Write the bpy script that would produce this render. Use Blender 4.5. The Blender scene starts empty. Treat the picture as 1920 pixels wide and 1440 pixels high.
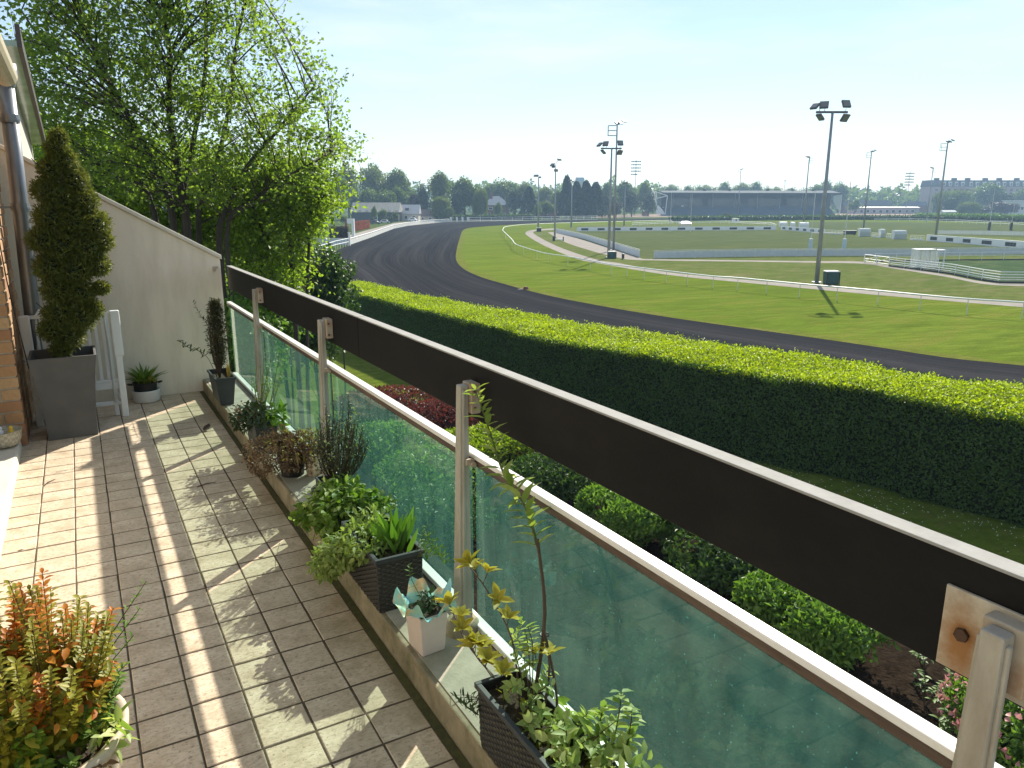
import bpy, bmesh, math, random
import numpy as np
from mathutils import Vector, Matrix
R = math.radians
rnd = random.Random(7)
rng = np.random.default_rng(11)
S = bpy.context.scene
C = S.collection

# ------------------------------------------------------------------ camera, sky, sun, exposure
PITCH, YAW, FPX = R(13.47), R(29.83), 1405.0
CAMZ, FZ = 8.0, 6.5                       # eye height above the course, balcony floor level
cam = bpy.data.cameras.new('camera'); camo = bpy.data.objects.new('camera', cam); C.objects.link(camo)
camo.location = (0, 0, CAMZ); camo.rotation_euler = (R(90) - PITCH, 0, -YAW)
cam.sensor_width = 36; cam.lens = FPX / 1920 * 36; cam.clip_start = 0.05; cam.clip_end = 8000
S.camera = camo
SUN_AZ, SUN_EL = R(48), R(34.2)
w = bpy.data.worlds.new('World'); S.world = w; w.use_nodes = True
wn = w.node_tree; wn.nodes.clear()
sky = wn.nodes.new('ShaderNodeTexSky'); sky.sky_type = 'NISHITA'; sky.sun_disc = False
sky.sun_elevation = SUN_EL; sky.sun_rotation = SUN_AZ; sky.altitude = 20
sky.air_density = 1.0; sky.dust_density = .02; sky.ozone_density = 1.6
bg = wn.nodes.new('ShaderNodeBackground'); bg.inputs[1].default_value = 0.066
wo = wn.nodes.new('ShaderNodeOutputWorld')
tc = wn.nodes.new('ShaderNodeTexCoord'); mp = wn.nodes.new('ShaderNodeMapping'); mp.inputs['Scale'].default_value = (1.2, 1.2, 7)
nz = wn.nodes.new('ShaderNodeTexNoise'); nz.inputs['Scale'].default_value = 2.2; nz.inputs['Detail'].default_value = 7; nz.inputs['Roughness'].default_value = .6
rp = wn.nodes.new('ShaderNodeMapRange'); rp.inputs[1].default_value = .42; rp.inputs[2].default_value = .70; rp.inputs[3].default_value = .22; rp.inputs[4].default_value = .75
mx = wn.nodes.new('ShaderNodeMix'); mx.data_type = 'RGBA'; mx.inputs[7].default_value = (6.9, 7.6, 8.0, 1)
wn.links.new(tc.outputs['Generated'], mp.inputs[0]); wn.links.new(mp.outputs[0], nz.inputs[0]); wn.links.new(nz.outputs[0], rp.inputs[0])
wn.links.new(rp.outputs[0], mx.inputs[0]); wn.links.new(sky.outputs[0], mx.inputs[6]); wn.links.new(mx.outputs[2], bg.inputs[0]); wn.links.new(bg.outputs[0], wo.inputs[0])
sl = bpy.data.lights.new('sun', 'SUN'); sl.energy = 4.4; sl.angle = R(.53); sl.color = (1, .93, .80)
so = bpy.data.objects.new('sun', sl); C.objects.link(so); so.rotation_euler = (R(90) - SUN_EL, 0, R(180) - SUN_AZ)
S.view_settings.view_transform = 'Standard'; S.view_settings.look = 'None'; S.view_settings.gamma = 1; S.view_settings.exposure = 1.16
S.render.engine = 'CYCLES'
S.cycles.use_denoising = True; S.cycles.max_bounces = 8; S.cycles.transparent_max_bounces = 16; S.cycles.volume_bounces = 0
S.cycles.caustics_reflective = False; S.cycles.caustics_refractive = False

# ------------------------------------------------------------------ survey: where a point of the photograph meets a level of the ground
_c, _s = math.cos(YAW), math.sin(YAW)
_fw = np.array([_s * math.cos(PITCH), _c * math.cos(PITCH), -math.sin(PITCH)]); _rt = np.array([_c, -_s, 0.]); _up = np.cross(_rt, _fw)
def G(px, py, z=0.):
    d = _fw + _rt * (px - 960) / FPX - _up * (py - 720) / FPX
    return Vector((np.array([0, 0, CAMZ]) + d * ((z - CAMZ) / d[2])).tolist())
def sc(py): return CAMZ / (py - 383.4)     # metres that one pixel of the photograph spans where the ground is at row py

# ------------------------------------------------------------------ helpers: meshes
def link(name, me, m=None, parent=None, loc=None, kind=None):
    o = bpy.data.objects.new(name, me); C.objects.link(o)
    if m is not None and me is not None and not me.materials: me.materials.append(m)
    if parent is not None: o.parent = parent
    if loc is not None: o.location = loc
    if kind: o['kind'] = kind
    return o
def thing(name, label, cat, loc=(0, 0, 0), rz=0., group=None):
    o = bpy.data.objects.new(name, None); C.objects.link(o); o.location = loc; o.rotation_euler = (0, 0, rz); o.empty_display_size = .2
    return tag(o, label, cat, group)
def tag(o, label, cat, group=None):
    o['label'] = label; o['category'] = cat
    if group: o['group'] = group
    return o
def copy_tree(o, parent=None):
    c = o.copy(); C.objects.link(c); c.parent = parent
    for ch in list(o.children): copy_tree(ch, c)
    return c
def np_mesh(name, V, F):
    me = bpy.data.meshes.new(name); V = np.asarray(V, np.float32); F = np.asarray(F, np.int32); k = F.shape[1]; n = len(F)
    me.vertices.add(len(V)); me.vertices.foreach_set('co', V.ravel())
    me.loops.add(n * k); me.loops.foreach_set('vertex_index', F.ravel())
    me.polygons.add(n); me.polygons.foreach_set('loop_start', np.arange(0, n * k, k, dtype=np.int32))
    me.update(calc_edges=True); return me
class MB:
    def __init__(s): s.V = []; s.F = []
    def add(s, V, F):
        b = len(s.V); s.V += [tuple(v) for v in V]; s.F += [tuple(i + b for i in f) for f in F]; return s
    def hexa(s, bot, top):
        return s.add(list(bot) + list(top), [(3, 2, 1, 0), (4, 5, 6, 7), (0, 1, 5, 4), (1, 2, 6, 5), (2, 3, 7, 6), (3, 0, 4, 7)])
    def box(s, x0, x1, y0, y1, z0, z1):
        return s.hexa([(x0, y0, z0), (x1, y0, z0), (x1, y1, z0), (x0, y1, z0)], [(x0, y0, z1), (x1, y0, z1), (x1, y1, z1), (x0, y1, z1)])
    def frus(s, cx, cy, z0, z1, wx0, wy0, wx1, wy1, rz=0):
        c_, s_ = math.cos(rz), math.sin(rz)
        def q(w, h, z): return [(cx + a * w / 2 * c_ - b * h / 2 * s_, cy + a * w / 2 * s_ + b * h / 2 * c_, z) for a, b in ((-1, -1), (1, -1), (1, 1), (-1, 1))]
        return s.hexa(q(wx0, wy0, z0), q(wx1, wy1, z1))
    def obox(s, c, ax, ay, az):           # box from a centre and three half-axis vectors
        c, ax, ay, az = map(Vector, (c, ax, ay, az))
        f = lambda z: [c - ax - ay + z, c + ax - ay + z, c + ax + ay + z, c - ax + ay + z]
        return s.hexa(f(-az), f(az))
    def tube(s, pts, rad, n=8, caps=True, closed=False):
        pts = [Vector(p) for p in pts]
        if not hasattr(rad, '__len__'): rad = [rad] * len(pts)
        b = len(s.V); ref = None
        for i, p in enumerate(pts):
            a = pts[(i - 1) % len(pts)] if closed or i > 0 else p; c = pts[(i + 1) % len(pts)] if closed or i < len(pts) - 1 else p
            d = (c - a)
            if d.length < 1e-9: d = Vector((0, 0, 1))
            d.normalize()
            if ref is None: ref = d.orthogonal().normalized()
            ref = (ref - d * ref.dot(d))
            if ref.length < 1e-6: ref = d.orthogonal()
            ref.normalize(); v = d.cross(ref)
            for k in range(n):
                a_ = 2 * math.pi * k / n; s.V.append(tuple(p + (ref * math.cos(a_) + v * math.sin(a_)) * rad[i]))
        m = len(pts)
        for i in range(m if closed else m - 1):
            j = (i + 1) % m
            for k in range(n): s.F.append((b + i * n + k, b + i * n + (k + 1) % n, b + j * n + (k + 1) % n, b + j * n + k))
        if caps and not closed:
            s.F.append(tuple(b + k for k in range(n))[::-1]); s.F.append(tuple(b + (m - 1) * n + k for k in range(n)))
        return s
    def lathe(s, prof, c=(0, 0, 0), n=28):
        b = len(s.V)
        for r, z in prof:
            for k in range(n): a = 2 * math.pi * k / n; s.V.append((c[0] + r * math.cos(a), c[1] + r * math.sin(a), c[2] + z))
        for i in range(len(prof) - 1):
            for k in range(n): s.F.append((b + i * n + k, b + i * n + (k + 1) % n, b + (i + 1) * n + (k + 1) % n, b + (i + 1) * n + k))
        return s
    def prism(s, poly, h0, h1, axes='xz'):   # polygon in a plane, extruded along the third axis
        n = len(poly)
        mk = {'xz': lambda p, h: (p[0], h, p[1]), 'xy': lambda p, h: (p[0], p[1], h), 'yz': lambda p, h: (h, p[0], p[1])}[axes]
        return s.add([mk(p, h0) for p in poly] + [mk(p, h1) for p in poly], [tuple(range(n))[::-1], tuple(range(n, 2 * n))] + [(i, (i + 1) % n, n + (i + 1) % n, n + i) for i in range(n)])
    def mesh(s, name, bevel=0., smooth=False, seg=2):
        me = bpy.data.meshes.new(name); me.from_pydata(s.V, [], s.F)
        bm = bmesh.new(); bm.from_mesh(me); bmesh.ops.recalc_face_normals(bm, faces=bm.faces)
        if bevel: bmesh.ops.bevel(bm, geom=list(bm.edges), offset=bevel, segments=seg, affect='EDGES', profile=.5)
        bm.to_mesh(me); bm.free()
        if smooth: me.polygons.foreach_set('use_smooth', [True] * len(me.polygons))
        me.update(); return me
    def build(s, name, m, parent=None, bevel=0., smooth=False, loc=None, kind=None, seg=2):
        return link(name, s.mesh(name, bevel, smooth, seg), m, parent, loc, kind)
def unit(a): return a / np.maximum(np.linalg.norm(a, axis=1, keepdims=True), 1e-9)
def leaf_arrays(P, D, N, L, W, fine=False, curl=.25, g=rng):
    """blades at P along D, facing N; length L, width W (scalars or arrays)"""
    P = np.asarray(P, float); n = len(P); D = unit(np.asarray(D, float)); N = np.asarray(N, float)
    Sd = np.cross(D, N); bad = np.linalg.norm(Sd, axis=1) < 1e-4; Sd[bad] = np.cross(D[bad], g.normal(size=(bad.sum(), 3))); Sd = unit(Sd); N = unit(np.cross(Sd, D))
    L = np.broadcast_to(L, n)[:, None]; W = np.broadcast_to(W, n)[:, None]
    if not fine:
        V = np.stack([P, P + D * L * .5 + Sd * W * .5 + N * W * .18, P + D * L - N * L * curl, P + D * L * .5 - Sd * W * .5 + N * W * .18], 1).reshape(-1, 3)
        b = np.arange(n)[:, None] * 4
        return V, np.concatenate([b + [0, 1, 2], b + [0, 2, 3]], 0)
    rows = [P]
    for t, wd in ((.3, .42), (.65, .40)):
        c = P + D * L * t - N * L * curl * t * t
        rows += [c + Sd * W * wd + N * W * .16, c, c - Sd * W * wd + N * W * .16]
    rows.append(P + D * L - N * L * curl)
    V = np.stack(rows, 1).reshape(-1, 3); b = np.arange(n)[:, None] * 8
    T = [[0, 1, 2], [0, 2, 3], [1, 4, 5], [1, 5, 2], [2, 5, 6], [2, 6, 3], [4, 7, 5], [5, 7, 6]]
    return V, np.concatenate([b + t for t in T], 0)
def leaf_obj(name, P, D, N, L, W, m, parent=None, fine=False, curl=.25, kind=None):
    V, F = leaf_arrays(P, D, N, L, W, fine, curl)
    return link(name, np_mesh(name, V, F), m, parent, kind=kind)
def rdir(n, g=rng): return unit(g.normal(size=(n, 3)))

# ------------------------------------------------------------------ helpers: materials
def _n(nt, t, **kw):
    n = nt.nodes.new(t)
    for k, v in kw.items(): setattr(n, k, v)
    return n
def ramp(nt, src, stops):
    r = _n(nt, 'ShaderNodeValToRGB'); e = r.color_ramp.elements
    while len(e) < len(stops): e.new(.5)
    for q, (p, c) in zip(e, stops): q.position = p; q.color = (*c, 1)
    nt.links.new(src, r.inputs[0]); return r.outputs[0]
def noise(nt, scale, detail=4, rough=.55, vec=None, stretch=None, coord='Object'):
    t = _n(nt, 'ShaderNodeTexNoise'); t.inputs['Scale'].default_value = scale; t.inputs['Detail'].default_value = detail; t.inputs['Roughness'].default_value = rough
    if vec is None:
        vec = _n(nt, 'ShaderNodeTexCoord').outputs[coord]
    if stretch:
        m = _n(nt, 'ShaderNodeMapping'); m.inputs['Scale'].default_value = stretch; nt.links.new(vec, m.inputs[0]); vec = m.outputs[0]
    nt.links.new(vec, t.inputs[0]); return t.outputs[0]
def mixc(nt, fac, a, b, mode='MIX'):
    m = _n(nt, 'ShaderNodeMix', data_type='RGBA', blend_type=mode)
    for i, v in ((0, fac), (6, a), (7, b)):
        if hasattr(v, 'is_linked'): nt.links.new(v, m.inputs[i])
        elif i == 0: m.inputs[0].default_value = v
        else: m.inputs[i].default_value = (*v, 1)
    return m.outputs[2]
def mathn(nt, op, a, b=0., clamp=False):
    m = _n(nt, 'ShaderNodeMath', operation=op, use_clamp=clamp)
    for i, v in ((0, a), (1, b)):
        if hasattr(v, 'is_linked'): nt.links.new(v, m.inputs[i])
        else: m.inputs[i].default_value = v
    return m.outputs[0]
def maprange(nt, v, a, b, c=0., d=1.):
    m = _n(nt, 'ShaderNodeMapRange'); nt.links.new(v, m.inputs[0])
    for i, x in enumerate((a, b, c, d)): m.inputs[i + 1].default_value = x
    return m.outputs[0]
def newmat(name):
    m = bpy.data.materials.new(name); m.use_nodes = True; nt = m.node_tree; p = nt.nodes['Principled BSDF']; return m, nt, p
def bump(nt, p, h, strength=.3, dist=.01):
    b = _n(nt, 'ShaderNodeBump'); b.inputs['Strength'].default_value = strength; b.inputs['Distance'].default_value = dist
    nt.links.new(h, b.inputs['Height']); nt.links.new(b.outputs[0], p.inputs['Normal'])
def mul(c, k): return tuple(min(1, x * k) for x in c)
def M(name, col, rough=.6, var=.18, scale=6., metal=0., spec=.4, bmp=0., bscale=60., dirt=None, dirt_amt=.35, dirt_scale=3., stretch=None, bdist=.004):
    m, nt, p = newmat(name)
    c = ramp(nt, noise(nt, scale, 6, .6, stretch=stretch), [(.25, mul(col, 1 - var)), (.75, mul(col, 1 + var))])
    if dirt: c = mixc(nt, maprange(nt, noise(nt, dirt_scale, 8, .7, stretch=stretch), .45, .7, 0, dirt_amt), c, dirt)
    nt.links.new(c, p.inputs['Base Color']); p.inputs['Roughness'].default_value = rough; p.inputs['Metallic'].default_value = metal; p.inputs['Specular IOR Level'].default_value = spec
    if bmp: bump(nt, p, noise(nt, bscale, 5, .6), bmp, bdist)
    return m
def LEAF(name, dark, light, trans=.35, rough=.5, tcol=None, spec=.35):
    m, nt, p = newmat(name)
    geo = _n(nt, 'ShaderNodeNewGeometry'); c = ramp(nt, geo.outputs['Random Per Island'], [(0, dark), (.6, tuple((a + b) / 2 for a, b in zip(dark, light))), (1, light)])
    nt.links.new(c, p.inputs['Base Color']); p.inputs['Roughness'].default_value = rough; p.inputs['Specular IOR Level'].default_value = spec
    tr = _n(nt, 'ShaderNodeBsdfTranslucent'); ms = _n(nt, 'ShaderNodeMixShader'); ms.inputs[0].default_value = trans
    c2 = mixc(nt, 1., c, tcol or (1.3, 1.35, .65), 'MULTIPLY') if tcol is None else mixc(nt, .6, c, tcol)
    nt.links.new(c2, tr.inputs[0]); out = nt.nodes['Material Output']
    nt.links.new(p.outputs[0], ms.inputs[1]); nt.links.new(tr.outputs[0], ms.inputs[2]); nt.links.new(ms.outputs[0], out.inputs[0])
    return m

# ------------------------------------------------------------------ materials
def grass_mat(name, a, b, c, s1=.05, s2=.6, stretch=(1, 1, 1), rot=0., patch=(.30, .27, .10), patch_amt=.3, bmp=.6):
    m, nt, p = newmat(name)
    co = _n(nt, 'ShaderNodeTexCoord').outputs['Object']; mp_ = _n(nt, 'ShaderNodeMapping'); mp_.inputs['Rotation'].default_value = (0, 0, rot); mp_.inputs['Scale'].default_value = stretch
    nt.links.new(co, mp_.inputs[0]); v = mp_.outputs[0]
    c1 = ramp(nt, noise(nt, s1, 6, .65, v), [(.3, a), (.5, b), (.72, c)])
    c2 = mixc(nt, maprange(nt, noise(nt, s2, 8, .72, v), .4, .64, 0, .75), c1, mul(a, .66))
    c3 = mixc(nt, maprange(nt, noise(nt, s1 * 4.2, 8, .75, v), .5, .62, 0, patch_amt), c2, patch)
    c3 = mixc(nt, maprange(nt, noise(nt, 1.1, 6, .7, v, (.14, 2.4, 1)), .46, .62, 0, .4), c3, mul(a, .6)); c3 = mixc(nt, maprange(nt, noise(nt, 2.3, 6, .75, v, (.4, 1.6, 1)), .56, .68, 0, .35), c3, mul(c, 1.25))
    c4 = mixc(nt, maprange(nt, noise(nt, 9, 3, .7, co), .35, .7, 0, .45), c3, mul(b, .45))
    nt.links.new(c4, p.inputs['Base Color']); p.inputs['Roughness'].default_value = 1.; p.inputs['Specular IOR Level'].default_value = 0.
    bump(nt, p, noise(nt, 14, 6, .7, co), bmp, .08); return m
m_turf = grass_mat('turf_grass', (.10, .155, .020), (.14, .197, .026), (.195, .24, .04), .06, .5, (.45, 1.6, 1), R(52), (.27, .25, .06), .45)
m_infield = grass_mat('dry_grass', (.10, .14, .036), (.14, .175, .05), (.185, .195, .07), .07, .7, (.6, 1.4, 1), R(40), (.23, .185, .115), .55)
m_pitch = grass_mat('pitch_grass', (.085, .115, .050), (.105, .135, .058), (.135, .155, .065), .05, .4, (.35, 1.9, 1), R(-30), (.2, .19, .07), .45)
m_ground = grass_mat('rough_grass', (.06, .10, .025), (.08, .12, .03), (.11, .13, .04), .04, .5)
m_lawn = grass_mat('lawn_grass', (.085, .13, .016), (.13, .175, .024), (.18, .20, .04), .3, 2.5, patch=(.2, .16, .06), patch_amt=.35)
m_arena = grass_mat('arena_grass', (.06, .105, .05), (.075, .12, .058), (.09, .135, .065), .05, .5)
m_soil = M('garden_soil', (.020, .015, .011), 1., .5, 3, spec=0., bmp=.8, bscale=14, bdist=.05, dirt=(.06, .042, .026), dirt_amt=.5, dirt_scale=9)
m_path = M('path_asphalt', (.30, .275, .25), 1., .15, .4, spec=0., dirt=(.2, .18, .16), dirt_scale=1.2)
m_apron = M('sand_apron', (.36, .27, .22), 1., .2, .05, spec=0.)
m_white = M('white_paint', (.72, .74, .74), .45, .06, 3)
m_whited = M('weathered_white', (.62, .63, .60), .6, .12, 2, dirt=(.3, .3, .26), dirt_amt=.4)
m_panel = M('pitch_wall_panel', (.52, .57, .60), .7, .12, 1.5, dirt=(.26, .28, .28), dirt_amt=.3)
m_dark = M('dark_paint', (.03, .033, .036), .55, .2, 2)
m_mast = M('galvanised_mast', (.28, .29, .32), .45, .15, 2, metal=.35)
m_lamp = M('floodlight_housing', (.10, .09, .11), .5, .1, 4)
m_lens = M('floodlight_glass', (.16, .16, .17), .35, .05, 4)
def track_mat():
    m, nt, p = newmat('track_ash'); uv = _n(nt, 'ShaderNodeTexCoord').outputs['UV']; ob = _n(nt, 'ShaderNodeTexCoord').outputs['Object']
    s1 = noise(nt, 1., 6, .6, uv, (.008, 7, 1)); s2 = noise(nt, 1., 5, .65, uv, (.02, 42, 1)); s3 = noise(nt, .6, 6, .7, ob)
    c = ramp(nt, s1, [(.3, (.017, .018, .022)), (.5, (.026, .027, .031)), (.7, (.050, .049, .052))])
    c = mixc(nt, maprange(nt, s2, .45, .65, 0, .45), c, (.062, .060, .062)); c = mixc(nt, maprange(nt, s3, .4, .75, 0, .45), c, (.024, .024, .027))
    c = mixc(nt, maprange(nt, noise(nt, 7, 4, .8, ob), .62, .75, 0, .6), c, (.16, .14, .12))
    nt.links.new(c, p.inputs['Base Color']); p.inputs['Roughness'].default_value = 1.; p.inputs['Specular IOR Level'].default_value = 0.
    h = mathn(nt, 'ADD', mathn(nt, 'MULTIPLY', s2, .6), noise(nt, 5, 6, .75, ob)); bump(nt, p, h, .7, .06); return m
m_track = track_mat()

# ------------------------------------------------------------------ the course: ground, track, turf, paths, pitch
def sheet(name, pts, z, m):
    bm = bmesh.new(); vs = [bm.verts.new((p[0], p[1], z)) for p in pts]; f = bm.faces.new(vs); bmesh.ops.recalc_face_normals(bm, faces=[f])
    if f.normal.z < 0: f.normal_flip()
    bmesh.ops.triangulate(bm, faces=[f]); me = bpy.data.meshes.new(name); bm.to_mesh(me); bm.free(); return link(name, me, m, kind='structure')
def spline(P, n):
    P = [Vector(p) for p in P]; out = []; Q = [P[0] * 2 - P[1]] + P + [P[-1] * 2 - P[-2]]
    for i in range(1, len(Q) - 2):
        for k in range(n):
            t = k / n; a, b, c, d = Q[i - 1:i + 3]
            out.append(.5 * (2 * b + (c - a) * t + (2 * a - 5 * b + 4 * c - d) * t * t + (3 * b - a - 3 * c + d) * t ** 3))
    return out + [P[-1]]
def strip(name, A, B, z, m, n=6, across=1):
    A = spline(A, n); B = spline(B, n); V = []; F = []; U = []; L = 0.
    for i, (a, b) in enumerate(zip(A, B)):
        if i: L += ((a + b) / 2 - (A[i - 1] + B[i - 1]) / 2).length
        for k in range(across + 1):
            q = a.lerp(b, k / across); V.append((q.x, q.y, z)); U.append((L, k / across))
    k1 = across + 1
    for i in range(len(A) - 1):
        for k in range(across): F.append((i * k1 + k, (i + 1) * k1 + k, (i + 1) * k1 + k + 1, i * k1 + k + 1))
    me = bpy.data.meshes.new(name); me.from_pydata(V, [], F); uvl = me.uv_layers.new()
    for l in me.loops: uvl.data[l.index].uv = U[l.vertex_index]
    me.update()
    if me.polygons[0].normal.z < 0: me.flip_normals()
    return link(name, me, m, kind='structure')
gr = MB()
for i in range(48):
    a0, a1 = 2 * math.pi * i / 48, 2 * math.pi * (i + 1) / 48
    gr.add([(0, 0, 0), (5000 * math.cos(a0), 5000 * math.sin(a0), 0), (5000 * math.cos(a1), 5000 * math.sin(a1), 0)], [(0, 1, 2)])
gro = gr.build('ground', m_ground, kind='structure')
HT = 2.85                                    # hedge height
HFAR = [G(px, py, HT) for px, py in ((1920, 721.5), (1776, 708), (1621, 680), (1432, 654.5), (1253, 627), (1053, 597), (920, 575), (787, 552), (687, 529))]
HNEAR = [G(px, py, HT) for px, py in ((1920, 782), (1776, 758), (1638, 732), (1432, 703), (1260, 673), (1140, 655), (987, 628), (887, 603), (787, 580), (653, 547))]
ext = lambda L, k: [L[0] + (L[0] - L[1]).normalized() * k] + L
HFAR, HNEAR = ext(ext(HFAR, 4), 6), ext(ext(HNEAR, 4), 6)
for p in HFAR + HNEAR: p.z = 0
out_near = [p + Vector((.5, .1, 0)) for p in HFAR]
inner = [G(*q) for q in ((1920, 686), (1776, 671), (1638, 650), (1501, 630), (1260, 596), (1123, 573), (1023, 553), (940, 531), (898, 518), (868, 503), (855, 486), (857, 465), (862, 447), (868, 432), (880, 427.5), (905, 425), (940, 422.5), (1023, 418.3), (1120, 415.3), (1260, 412.5), (1420, 411), (1600, 410.2), (1800, 411.5), (1990, 415))]
inner = ext(ext(inner, 7), 9)
outer_far = [G(*q) for q in ((640, 518), (612, 492), (628, 472), (657, 459), (697, 445), (738, 428.5), (788, 420), (843, 416), (965, 414.5), (1120, 411.5), (1260, 409.3), (1420, 408), (1600, 407), (1800, 408), (1990, 411))]
outer = out_near[:1] + out_near[1:] + outer_far
strip('racetrack', inner, outer, .008, m_track, 6, 4)
sheet('turf', spline(inner, 5), .012, m_turf)
_e = spline(inner, 3)[3:60]; _w = [(.6 + .9 * abs(math.sin(i * 1.7) * math.sin(i * .6 + 1))) for i in range(len(_e))]
_m = grass_mat('dry_margin', (.13, .165, .03), (.175, .19, .042), (.225, .215, .07), .3, 1.5, patch=(.11, .15, .025), patch_amt=.8)
strip('turf_margin', _e, [p + Vector((_e[min(i + 1, len(_e) - 1)] - _e[max(i - 1, 0)])).cross(Vector((0, 0, 1))).normalized() * k for i, (p, k) in enumerate(zip(_e, _w))], .0145, _m, 2)
PN = [G(*q) for q in ((1990, 582), (1920, 576.5), (1640, 553), (1400, 530.5), (1248, 515), (1120, 493.5), (1080, 485), (1023, 462), (993, 445), (985, 437), (993, 432.3), (1013, 429.8), (1040, 428))]
PF = [G(*q) for q in ((1990, 573), (1920, 568), (1640, 545), (1400, 525), (1248, 510), (1160, 493.5), (1115, 486), (1049, 463.5), (1015, 447), (1000, 437), (1003, 434), (1015, 432.3), (1040, 430.8))]
PN = [PN[0] + (PN[0] - PN[1]) * 1.] + PN; PF = [PF[0] + (PF[0] - PF[1]) * 1.] + PF
sheet('infield', spline(PF, 4) + [G(*q) for q in ((1080, 423.5), (1120, 421.5), (1300, 416.5), (1500, 415), (1640, 415.5), (1800, 418), (2000, 422), (2160, 432))], .016, m_infield)
strip('path', PN, PF, .020, m_path)
SN = [G(*q) for q in ((1027, 436), (1057, 453), (1107, 470), (1153, 482), (1180, 487), (1236, 488.7), (1440, 491.5), (1531, 493), (1618, 494.7), (1677, 504), (1771, 519), (1859, 534.5), (1990, 537))]
SF = [G(*q) for q in ((1045, 434.5), (1095, 447), (1160, 470), (1198, 483), (1205, 485.3), (1236, 486.2), (1440, 488.8), (1531, 490), (1618, 491), (1690, 502), (1775, 515.5), (1862, 530.5), (1990, 532))]
strip('footpath', SN, SF, .024, m_path)
sheet('pitch', [G(*q) for q in ((1050, 437), (1200, 483), (1207, 484.5), (1225, 485), (1440, 481), (1680, 480), (1920, 476.5), (1990, 475), (1990, 472), (1920, 467), (1735, 452), (1640, 447), (1546, 438), (1464, 431), (1440, 431.7), (1082, 433.7), (1045, 433.5))], .026, m_pitch)
sheet('practice_pitch', [G(*q) for q in ((1480, 428), (1560, 432.5), (1640, 437), (1760, 441), (1990, 448), (1990, 421), (1800, 418.6), (1640, 416.5), (1480, 416.5))], .020, m_pitch)
sheet('arena', [G(*q) for q in ((1668, 499), (1780, 514), (1874, 530), (1990, 531), (1990, 488), (1799, 488), (1700, 491))], .026, m_arena)
sheet('apron', [G(*q) for q in ((1110, 408.6), (1260, 406.6), (1420, 405.9), (1600, 405.4), (1720, 405.6), (1720, 401.2), (1500, 400.6), (1250, 401.5), (1120, 403.5))], .016, m_apron)
sheet('street', [G(*q) for q in ((657, 450), (700, 437), (760, 424), (850, 414.6), (980, 413), (980, 410.5), (800, 413), (740, 418), (690, 431), (655, 441))], .012, m_path)
# garden below the balcony
sheet('lawn', [(13.4, -20, 0), (16.5, 0, 0)] + [(p.x + .4, p.y, 0) for p in HNEAR[1:]] + [(9, 56, 0), (2, 50, 0), (-30, 48, 0), (-30, 30, 0), (9.0, 27, 0), (13.0, 24, 0), (13.4, 12, 0)], .008, m_lawn)
sheet('flower_bed', [(6.0, -12, 0), (13.1, -12, 0), (13.0, 12, 0), (12.7, 23.5, 0), (9.0, 26.5, 0), (5.8, 24, 0)], .012, m_soil)
sheet('garden_path', [(2.6, -12, 0), (5.4, -12, 0), (5.2, 26, 0), (2.4, 26, 0)], .012, M('garden_paving', (.22, .21, .19), .9, .2, .8))

nd = 650; gd = np.random.default_rng(4); yd = gd.uniform(4, 26, nd); xd = np.interp(yd, [p.y for p in HNEAR][:8], [p.x for p in HNEAR][:8]) - .25 - np.abs(gd.normal(0, .9, nd)); dz = leaf_obj('daisies', np.column_stack([xd, yd, gd.uniform(.05, .09, nd)]), rdir(nd, gd) * [1, 1, .1], np.tile([0, 0, 1.], (nd, 1)), .032, .032, M('daisy_petals', (.75, .75, .70), .7, .03), None, kind='stuff'); dz['label'] = 'scattered white daisies in the lawn along the hedge foot'; dz['category'] = 'daisies'
# ------------------------------------------------------------------ fences, rails and boards on the course
def fence(name, label, cat, pts, posts, h, rails, m, pr=.035, rr=.03, panel=None, group=None, panel_m=None, plinth=None):
    """posts along pts (world, z=0), rails at the given heights"""
    o = thing(name, label, cat, pts[0], 0, group); L = [Vector(p) - pts[0] for p in pts]
    pm = MB().tube([(0, 0, 0), (0, 0, h)], pr, 6).mesh('post')
    for p in posts: link('post', pm, m, o, Vector(p) - pts[0])
    for z in rails: MB().tube([p + Vector((0, 0, z)) for p in L], rr, 6).build('rail', m, o)
    if panel or plinth:
        z0, z1 = panel or plinth
        for a, b in zip(L[:-1], L[1:]):
            d = (b - a).normalized(); nrm = Vector((-d.y, d.x, 0)) * .03
            MB().hexa([a - nrm + Vector((0, 0, z0)), b - nrm + Vector((0, 0, z0)), b + nrm + Vector((0, 0, z0)), a + nrm + Vector((0, 0, z0))], [a - nrm + Vector((0, 0, z1)), b - nrm + Vector((0, 0, z1)), b + nrm + Vector((0, 0, z1)), a + nrm + Vector((0, 0, z1))]).build('panel' if panel else 'plinth', panel_m or m, o)
    return o
def along(pts, step):
    out = []; t = 0.
    for a, b in zip(pts[:-1], pts[1:]):
        L = (b - a).length
        while t <= L: out.append(a.lerp(b, t / L)); t += step
        t -= L
    return out
RZ = 1.18
railpx = ((1990, 573.5), (1920, 567), (1816, 560.5), (1727.5, 553), (1648, 545.3), (1570.6, 538.3), (1500.6, 532.3), (1438.6, 526.3), (1384, 521), (1338, 518), (1290, 512.7), (1250, 508), (1208, 503), (1176, 499), (1147, 496), (1107, 488.3), (1065, 480.8), (1028, 475.8), (1007, 470.8), (982, 463.3), (966, 457), (960, 449), (948.3, 437.5), (943, 432), (943.5, 429), (948.3, 425), (973, 421.7), (1012, 419.5), (1120, 416.2), (1260, 412.9))
RL = [G(px, py, RZ) for px, py in railpx]
for p in RL: p.z = 0
rr_o = thing('running_rail', 'long white plastic running rail on thin posts curving along the inside of the turf', 'rail', RL[0])
rs = spline(RL, 4)
MB().tube([p - RL[0] + Vector((0, 0, RZ)) for p in rs], .065, 8).build('rail', m_white, rr_o, smooth=True)
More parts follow.
